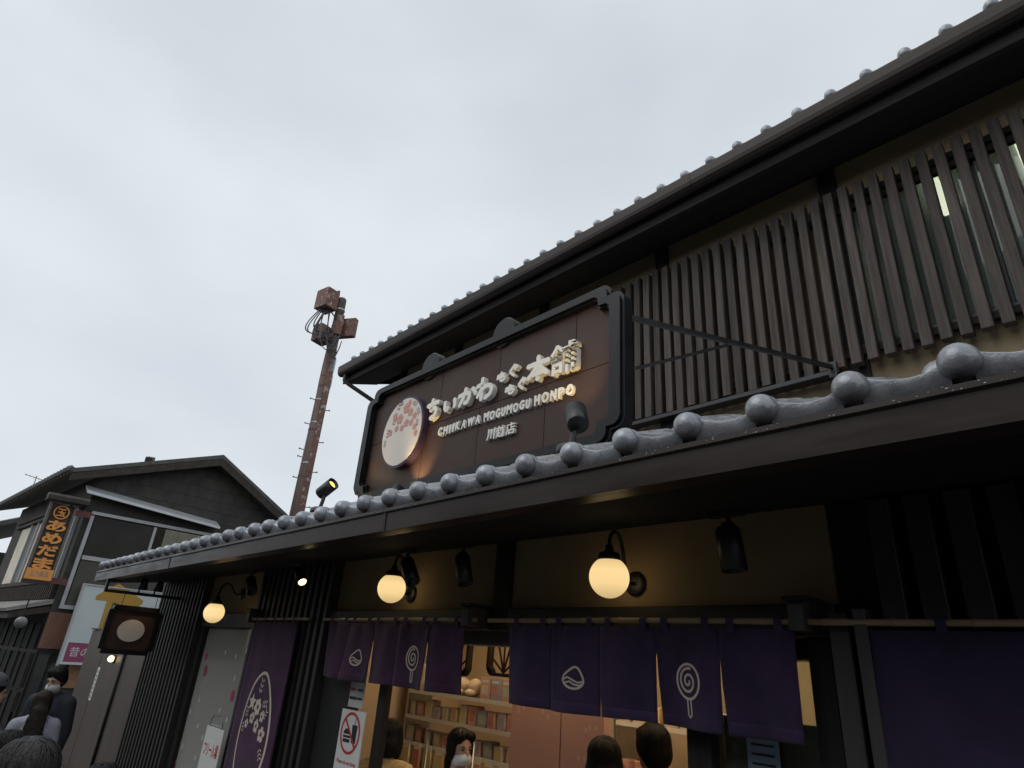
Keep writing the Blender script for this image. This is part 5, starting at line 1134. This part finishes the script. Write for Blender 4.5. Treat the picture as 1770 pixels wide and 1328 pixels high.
# ================================================================== PEOPLE
def remesh(name, prims, voxel, smooth_it=4):
    bm = NB()
    for pr in prims:
        if pr[0] == 's':
            _, c, r = pr[:3]; rot = pr[3] if len(pr) > 3 else Matrix.Identity(4)
            bmesh.ops.create_icosphere(bm, subdivisions=3, radius=1.0, matrix=Matrix.Translation(c) @ rot @ Matrix.Diagonal((*r, 1)))
        else:
            _, a, b, r0, r1 = pr; a = Vector(a); b = Vector(b); n_ = 6
            tube(bm, [a.lerp(b, i / n_) for i in range(n_ + 1)], r0, 14, True, [r0 + (r1 - r0) * i / n_ for i in range(n_ + 1)])
            bmesh.ops.create_icosphere(bm, subdivisions=2, radius=r0 * .99, matrix=Matrix.Translation(a)); bmesh.ops.create_icosphere(bm, subdivisions=2, radius=r1 * .99, matrix=Matrix.Translation(b))
    bmesh.ops.recalc_face_normals(bm, faces=bm.faces)
    me = bpy.data.meshes.new('tmp'); bm.to_mesh(me); bm.free()
    o_ = bpy.data.objects.new('tmp', me); COL.objects.link(o_)
    rm = o_.modifiers.new('r', 'REMESH'); rm.mode = 'VOXEL'; rm.voxel_size = voxel
    sm = o_.modifiers.new('s', 'SMOOTH'); sm.iterations = smooth_it; sm.factor = .5
    bpy.context.view_layer.update()
    res = bpy.data.meshes.new_from_object(o_.evaluated_get(bpy.context.evaluated_depsgraph_get())); res.name = name
    bpy.data.objects.remove(o_); bpy.data.meshes.remove(me)
    for p_ in res.polygons: p_.use_smooth = True
    return res
# local frame: feet at z = 0, facing -y, 1.66 m tall; HM places the head
def head_matrix(pitch, yaw): return Matrix.Translation((0, .0, 1.43)) @ Matrix.Rotation(yaw, 4, 'Z') @ Matrix.Rotation(pitch, 4, 'X') @ Matrix.Translation((0, 0, -1.43))
def hs(M_, c, r): return ('s', M_ @ Vector(c), r, M_.to_3x3().to_4x4())
def body_prims(M_):
    P = [hs(M_, (0, .01, 1.565), (.074, .090, .098)), hs(M_, (0, -.018, 1.505), (.060, .066, .068)), hs(M_, (0, -.040, 1.462), (.034, .030, .024)),
         hs(M_, (0, -.092, 1.520), (.012, .018, .020)), hs(M_, (0, -.083, 1.545), (.010, .012, .03)), hs(M_, (0, -.079, 1.484), (.024, .010, .006)), hs(M_, (0, -.077, 1.473), (.020, .010, .006)),
         hs(M_, (.030, -.072, 1.560), (.022, .012, .008)), hs(M_, (-.030, -.072, 1.560), (.022, .012, .008)),
         hs(M_, (.076, .012, 1.530), (.010, .018, .030)), hs(M_, (-.076, .012, 1.530), (.010, .018, .030)),
         ('c', (0, .025, 1.34), M_ @ Vector((0, .018, 1.47)), .056, .050),
         ('s', (0, .02, 1.22), (.160, .100, .155)), ('s', (0, .015, 1.05), (.135, .092, .14)), ('s', (0, .01, .90), (.155, .105, .12)), ('c', (-.13, .02, 1.335), (.13, .02, 1.335), .048, .048)]
    for s in (-1, 1):
        P += [('c', (s * .175, .025, 1.325), (s * .215, .03, 1.06), .050, .040), ('c', (s * .215, .03, 1.06), (s * .225, -.03, .83), .038, .027), ('s', (s * .227, -.045, .775), (.020, .036, .050))]
        for k in range(4): P.append(('c', (s * .227, -.070 + .018 * k, .745), (s * .222, -.072 + .016 * k, .675 + .008 * abs(k - 1.3)), .0095, .008))
        P.append(('c', (s * .220, -.080, .785), (s * .205, -.100, .725), .011, .009))
        P += [('c', (s * .085, .01, .86), (s * .095, .005, .48), .083, .055), ('c', (s * .095, .005, .48), (s * .098, .03, .08), .054, .036), ('s', (s * .10, -.04, .035), (.042, .11, .035))]
    return P
def top_prims(loose=.018, hood=False):
    e = loose
    P = [('s', (0, .02, 1.22), (.160 + e, .100 + e, .155 + e)), ('s', (0, .015, 1.03), (.145 + e, .098 + e, .16)), ('s', (0, .01, .88), (.158 + e, .108 + e, .11)), ('c', (-.13, .02, 1.335), (.13, .02, 1.335), .05 + e, .05 + e), ('c', (0, .025, 1.36), (0, .022, 1.395), .070, .064)]
    for s in (-1, 1): P += [('c', (s * .175, .025, 1.325), (s * .217, .03, 1.06), .050 + e, .043 + e), ('c', (s * .217, .03, 1.06), (s * .226, -.028, .84), .042 + e, .034 + e * .7)]
    if hood: P += [('s', (0, .10, 1.385), (.105, .055, .055)), ('c', (-.085, .03, 1.40), (-.02, .115, 1.37), .035, .04), ('c', (.085, .03, 1.40), (.02, .115, 1.37), .035, .04)]
    return P
def leg_prims():
    P = [('s', (0, .01, .88), (.166, .116, .10))]
    for s in (-1, 1): P += [('c', (s * .085, .01, .86), (s * .095, .005, .48), .094, .072), ('c', (s * .095, .005, .48), (s * .098, .03, .09), .072, .058)]
    return P
def hair_short(M_): return [hs(M_, (0, .022, 1.592), (.088, .096, .090)), hs(M_, (0, .050, 1.540), (.082, .070, .085)), hs(M_, (.02, -.028, 1.630), (.056, .036, .024)), hs(M_, (-.025, -.028, 1.630), (.055, .036, .024)), hs(M_, (.073, .02, 1.57), (.016, .05, .06)), hs(M_, (-.073, .02, 1.57), (.016, .05, .06))]
def hair_long(M_, ln=1.08):
    P = [hs(M_, (0, .020, 1.590), (.092, .100, .094)), hs(M_, (0, .055, 1.52), (.086, .070, .10)), hs(M_, (.070, .0, 1.53), (.028, .055, .11)), hs(M_, (-.070, .0, 1.53), (.028, .055, .11))]
    for i in range(6):
        z = 1.46 - (1.46 - ln) * i / 5; P.append(('s', (0.01 * math.sin(i), .108 + .008 * i, z), (.088 + .012 * math.sin(i * .6) , .050, .075)))
    return P
def hair_tied(M_): return [hs(M_, (0, .028, 1.588), (.084, .094, .088)), hs(M_, (0, .05, 1.54), (.080, .066, .085)), hs(M_, (.042, -.032, 1.622), (.042, .052, .034)), hs(M_, (-.042, -.032, 1.622), (.042, .052, .034)), hs(M_, (0, -.02, 1.64), (.03, .05, .028)), hs(M_, (.072, .0, 1.545), (.014, .035, .07)), hs(M_, (-.072, .0, 1.545), (.014, .035, .07)), hs(M_, (0, .135, 1.53), (.035, .035, .05)), hs(M_, (0, .15, 1.45), (.028, .028, .08))]
def hair_bob(M_): return [hs(M_, (0, .020, 1.592), (.094, .102, .092)), hs(M_, (0, .045, 1.50), (.098, .080, .10)), hs(M_, (.074, .01, 1.50), (.026, .06, .10)), hs(M_, (-.074, .01, 1.50), (.026, .06, .10))]
from mathutils.bvhtree import BVHTree
def strands(me, n, seed, ln=.09, wd=.0030, lift=.0030):
    """add thin hair ribbons that run down over a hair mass, into the same mesh"""
    bm = NB(); bm.from_mesh(me); bm.faces.ensure_lookup_table(); bv = BVHTree.FromBMesh(bm); fs = list(bm.faces); rn = random.Random(seed); wts = [f.calc_area() for f in fs]
    pick = rn.choices(fs, wts, k=n); top = max(v.co.z for v in bm.verts); add = []
    for f in pick:
        p = f.calc_center_median(); nrm = f.normal.copy(); pts = []; side0 = None
        d0 = Vector((p.x, p.y - .03, 0)) * 3 + Vector((rn.gauss(0, .25), rn.gauss(0, .25), -1.2)); L_ = ln * rn.uniform(.5, 1.3); lf = lift * rn.uniform(.2, 1.6)
        for k in range(6):
            pts.append((p + nrm * lf * (1 + .4 * math.sin(k)), nrm.copy()))
            d = d0 - nrm * d0.dot(nrm)
            if d.length < 1e-4: break
            q = p + d.normalized() * L_ / 5; loc, nn, _, _ = bv.find_nearest(q)
            if loc is None: break
            p, nrm = loc, nn; d0 = Vector((d0.x * .7, d0.y * .7, -1.2))
        if len(pts) == 6: add.append(pts)
    for pts in add:
        prev = None
        for k, (p, nrm) in enumerate(pts):
            d = pts[min(k + 1, 5)][0] - pts[max(k - 1, 0)][0]; s = d.cross(nrm)
            if s.length < 1e-7: prev = None; continue
            s.normalize(); w_ = wd * (1 - .75 * abs(k - 2) / 3); a, b = bm.verts.new(p + s * w_), bm.verts.new(p - s * w_)
            if prev: bm.faces.new((prev[0], prev[1], b, a))
            prev = (a, b)
    bm.to_mesh(me); bm.free()
    for p_ in me.polygons: p_.use_smooth = True
SKIN = mat('skin', (0.50, 0.31, 0.22), .5, .06, 8)
EYEW = mat('eye', (.06, .04, .03), .2, 0, 3)
def hair_mat(name, c): return mat(name, c, .5, .5, 30, stretch=(4, 4, .35), bump=.6, bscale=50, spec=.22)
HBLK = hair_mat('hair_black', (.012, .011, .011)); HBRN = hair_mat('hair_brown', (.035, .026, .022)); HGRY = hair_mat('hair_dark_ash', (.045, .042, .042))
MASKW = mat('mask_white', (.62, .64, .66), .8, .05, 10)
N0 = head_matrix(0, 0)
BODY0 = remesh('body', body_prims(N0), .0095); TOP0 = remesh('top', top_prims(), .013); TOPH = remesh('hooded_top', top_prims(.03, True), .014); LEG0 = remesh('trousers', leg_prims(), .016)
HAIRS = {k: remesh('hair_' + k, f(N0), .010, 5) for k, f in (('short', hair_short), ('long', hair_long), ('tied', hair_tied), ('bob', hair_bob))}
for i_, k in enumerate(HAIRS): strands(HAIRS[k], 2200, i_, .14 if k in ('long', 'bob') else .07)
MD = head_matrix(R(16), 0); BODYD = remesh('body', body_prims(MD), .0095); HAIRD = remesh('hair_short_down', hair_short(MD), .010, 5); strands(HAIRD, 2200, 9, .07)
def put(name, me, m_, parent):
    o_ = bpy.data.objects.new(name, me); COL.objects.link(o_); o_.parent = parent
    if not me.materials: me.materials.append(None)
    o_.material_slots[0].link = 'OBJECT'; o_.material_slots[0].material = m_; return o_
def mask_mesh(M_):
    bm = NB(); n_, k_ = 14, 8; g_ = []
    for j in range(k_ + 1):
        row = []
        for i in range(n_ + 1):
            a = R(-78 + 156 * i / n_); v = j / k_; w_ = 1 - .25 * abs(v - .45)
            rr = .078 + .026 * math.cos(a) ** 3 * (1 - (2 * v - 1) ** 2 * .8)
            row.append(bm.verts.new(M_ @ Vector((rr * .93 * math.sin(a) * w_, -.004 - rr * math.cos(a), 1.452 + .076 * v * (1 - .25 * abs(math.sin(a)))))))
        g_.append(row)
    for j in range(k_):
        for i in range(n_): bm.faces.new((g_[j][i], g_[j][i + 1], g_[j + 1][i + 1], g_[j + 1][i]))
    me = mesh_of('face_mask', bm, MASKW, True); return me
MASK0 = mask_mesh(N0); MASKD = mask_mesh(MD)
def person(label, x, y, htop, face, hair, hm, top, tm, lm, down=False, mask=False, bz=0.0, eyes=True):
    s = htop / 1.675; t = thing('person', label, 'person', (x, y, bz)); t.rotation_euler = (0, 0, face); t.scale = (s, s, s)
    b = put('body', BODYD if down else BODY0, SKIN, t); M_ = MD if down else N0
    put('hair', HAIRD if down else HAIRS[hair], hm, t); put('top', top, tm, t); put('trousers', LEG0, lm, t)
    if eyes:
        for sx_ in (-1, 1):
            bm = NB(); bmesh.ops.create_icosphere(bm, subdivisions=2, radius=1, matrix=Matrix.Translation(M_ @ Vector((sx_ * .030, -.0785, 1.546))) @ M_.to_3x3().to_4x4() @ Matrix.Diagonal((.0125, .006, .005, 1))); obj('eye', bm, EYEW, b, True)
            bm = NB(); bmesh.ops.create_icosphere(bm, subdivisions=2, radius=1, matrix=Matrix.Translation(M_ @ Vector((sx_ * .031, -.084, 1.566))) @ M_.to_3x3().to_4x4() @ Matrix.Diagonal((.018, .005, .0035, 1))); obj('eyebrow', bm, HBLK, b, True)
    if mask: put('face_mask', MASKD if down else MASK0, MASKW, t)
    return t
NAVY = mat('navy_jacket', (.018, .022, .032), .8, .2, 12, bump=.3); LAV = mat('lavender_hoodie', (.33, .33, .40), .9, .1, 10, bump=.35, bscale=40); CHK = mat('cream_jacket', (.50, .38, .20), .9, .25, 30, stretch=(1, 1, 3)); BLKC = mat('black_cloth', (.014, .014, .016), .85, .2, 10); DKT = mat('dark_trousers', (.02, .02, .025), .85, .2, 10); STAFFT = mat('staff_cream_top', (.55, .47, .33), .9, .12, 20); OLIV = mat('olive_top', (.07, .065, .05), .9, .2, 10)
def face_to(x, y, tx, ty): return math.atan2(ty - y, tx - x) + math.pi / 2
def phead(px, py, dep):
    r = ray(px, py); c = r / F_PX * dep; return c.x, c.y, c.z + CAM_Z
x, y, z = phead(108, 1151, 6.6); person('man in a navy jacket looking down, white mask, by the brown fence', x, y, z, face_to(x, y, x + 1, y - .95), 'short', HBLK, TOPH, NAVY, DKT, True, True)
x, y, z = phead(80, 1194, 6.2); lw = person('long-haired woman seen from behind in a lavender hoodie', x, y, z, face_to(x, y, x - 1, y + .1), 'long', HBRN, TOPH, LAV, DKT)
bm = NB(); tube(bm, [(-.10, .06, 1.41), (-.06, .165, 1.33), (-.0, .172, 1.20), (.08, .160, 1.08), (.16, .11, .95)], .008, 6); obj('bag_strap', bm, BLKC, lw, True)
x, y, z = phead(60, 1275, 2.05); person('person with dark ash hair, nearest at the lower left corner', x, y, z, face_to(x, y, -9, 1), 'bob', HGRY, TOP0, BLKC, DKT)
x, y, z = phead(22, 1262, 3.3); person('dark-haired person behind the nearest head at the left edge', x, y, z, face_to(x, y, -9, .2), 'short', HBLK, TOP0, BLKC, DKT)
x, y, z = phead(-1, 1166, 5.0); cp = person('person in a dark baseball cap at the left edge', x, y, z, face_to(x, y, x - .2, y + 1), 'short', HBLK, TOP0, OLIV, DKT)
CAPM = mat('cap_cloth', (.06, .065, .075), .7, .15, 10)
bm = NB(); bmesh.ops.create_uvsphere(bm, u_segments=24, v_segments=16, radius=1, matrix=Matrix.Translation((0, .022, 1.595)) @ Matrix.Diagonal((.101, .112, .102, 1)))
bmesh.ops.delete(bm, geom=[v for v in bm.verts if v.co.z < 1.582], context='VERTS'); cpo = obj('cap', bm, CAPM, cp, True)
bm = NB(); prism(bm, ell(0, -.10, .085, .085, 20, 180, 360), -.004, .004, lambda u, v, t: (u, v, 1.588 + t - .25 * max(0, -.10 - v))); obj('cap_visor', bm, CAPM, cpo)
x, y, z = phead(180, 1319, 2.7); person('person of whom only the dark crown shows below the brown fence', x, y, z, face_to(x, y, -9, .6), 'short', HBLK, TOP0, BLKC, DKT)
x, y, z = phead(800, 1258, 4.2); person('shop assistant with tied black hair and white mask inside the doorway', x, y, z, face_to(x, y, x + 1, y - .15), 'tied', HBLK, TOP0, STAFFT, DKT, False, True)
x, y, z = phead(680, 1243, 4.7); person('person in a cream jacket seen from behind at the left doorway', x, y, z, face_to(x, y, x - .6, y + 1), 'bob', HBLK, TOP0, CHK, DKT)
x, y, z = phead(1047, 1274, 3.55); person('dark-haired customer left of the pair under the wide curtain', x, y, z, face_to(x, y, x - .3, y + 1), 'bob', HBLK, TOP0, BLKC, DKT)
x, y, z = phead(1126, 1250, 3.55); person('short-haired customer right of the pair under the wide curtain', x, y, z, face_to(x, y, x - 1, y + .45), 'short', HBLK, TOPH, BLKC, DKT)

# ================================================================== UNSEEN HOUSES ACROSS THE LANE, added to cut sky light on the shop
def across(label, x0, x1, y, h, col):
    t = thing('unseen_house_across_the_lane', label, 'house', ((x0 + x1) / 2, y, 0), 0, 'unseen houses across the lane'); hw_ = (x1 - x0) / 2
    obj('wall', B(-hw_, hw_, -6, 0, 0, h), col, t)
    bm = NB(); prism(bm, [(.8, h - .1), (-3, h + 1.2), (-6.8, h - .1), (-6.8, h - .25), (-3, h + 1.0), (.8, h - .25)], -hw_ - .2, hw_ + .2, lambda u, v, s: (s, u, v)); obj('roof', bm, HROOF, t)
    n_ = max(2, int(hw_ * 2 / 2.2))
    for i in range(n_):
        x = -hw_ + (i + .5) * 2 * hw_ / n_
        f = obj('window_frame', B(x - .75, x + .75, .002, .05, h * .62, h * .62 + 1.3, .004), DWOOD, t); obj('pane', B(x - .68, x + .68, .051, .056, h * .62 + .07, h * .62 + 1.23), DGL, f)
        f = obj('shop_front', B(x - .9, x + .9, .002, .05, .1, 2.3, .004), DWOOD, t); obj('pane', B(x - .82, x + .82, .051, .056, .4, 2.2), DGL, f)
    bm = NB(); prism(bm, [(0, 2.95), (1.0, 2.6), (1.0, 2.5), (0, 2.8)], -hw_, hw_, lambda u, v, s: (s, u, v)); obj('pent_roof', bm, HROOF, t)
across('unseen dark plastered house across the lane facing the shop sign', -10.4, -1.2, -4.6, 4.6, HWALL); across('unseen dark timber house across the lane facing the louvres', -1.0, 8.0, -4.6, 4.8, HWALL); across('unseen weathered house across the lane facing the old wooden house', -24, -10.7, -4.9, 4.4, HWOOD)

# ------------------------------------------------------------------ render settings
cy = SC.cycles
cy.max_bounces = 6; cy.diffuse_bounces = 3; cy.glossy_bounces = 3; cy.transmission_bounces = 4; cy.transparent_max_bounces = 8
cy.caustics_reflective = False; cy.caustics_refractive = False; cy.sample_clamp_indirect = 4.0
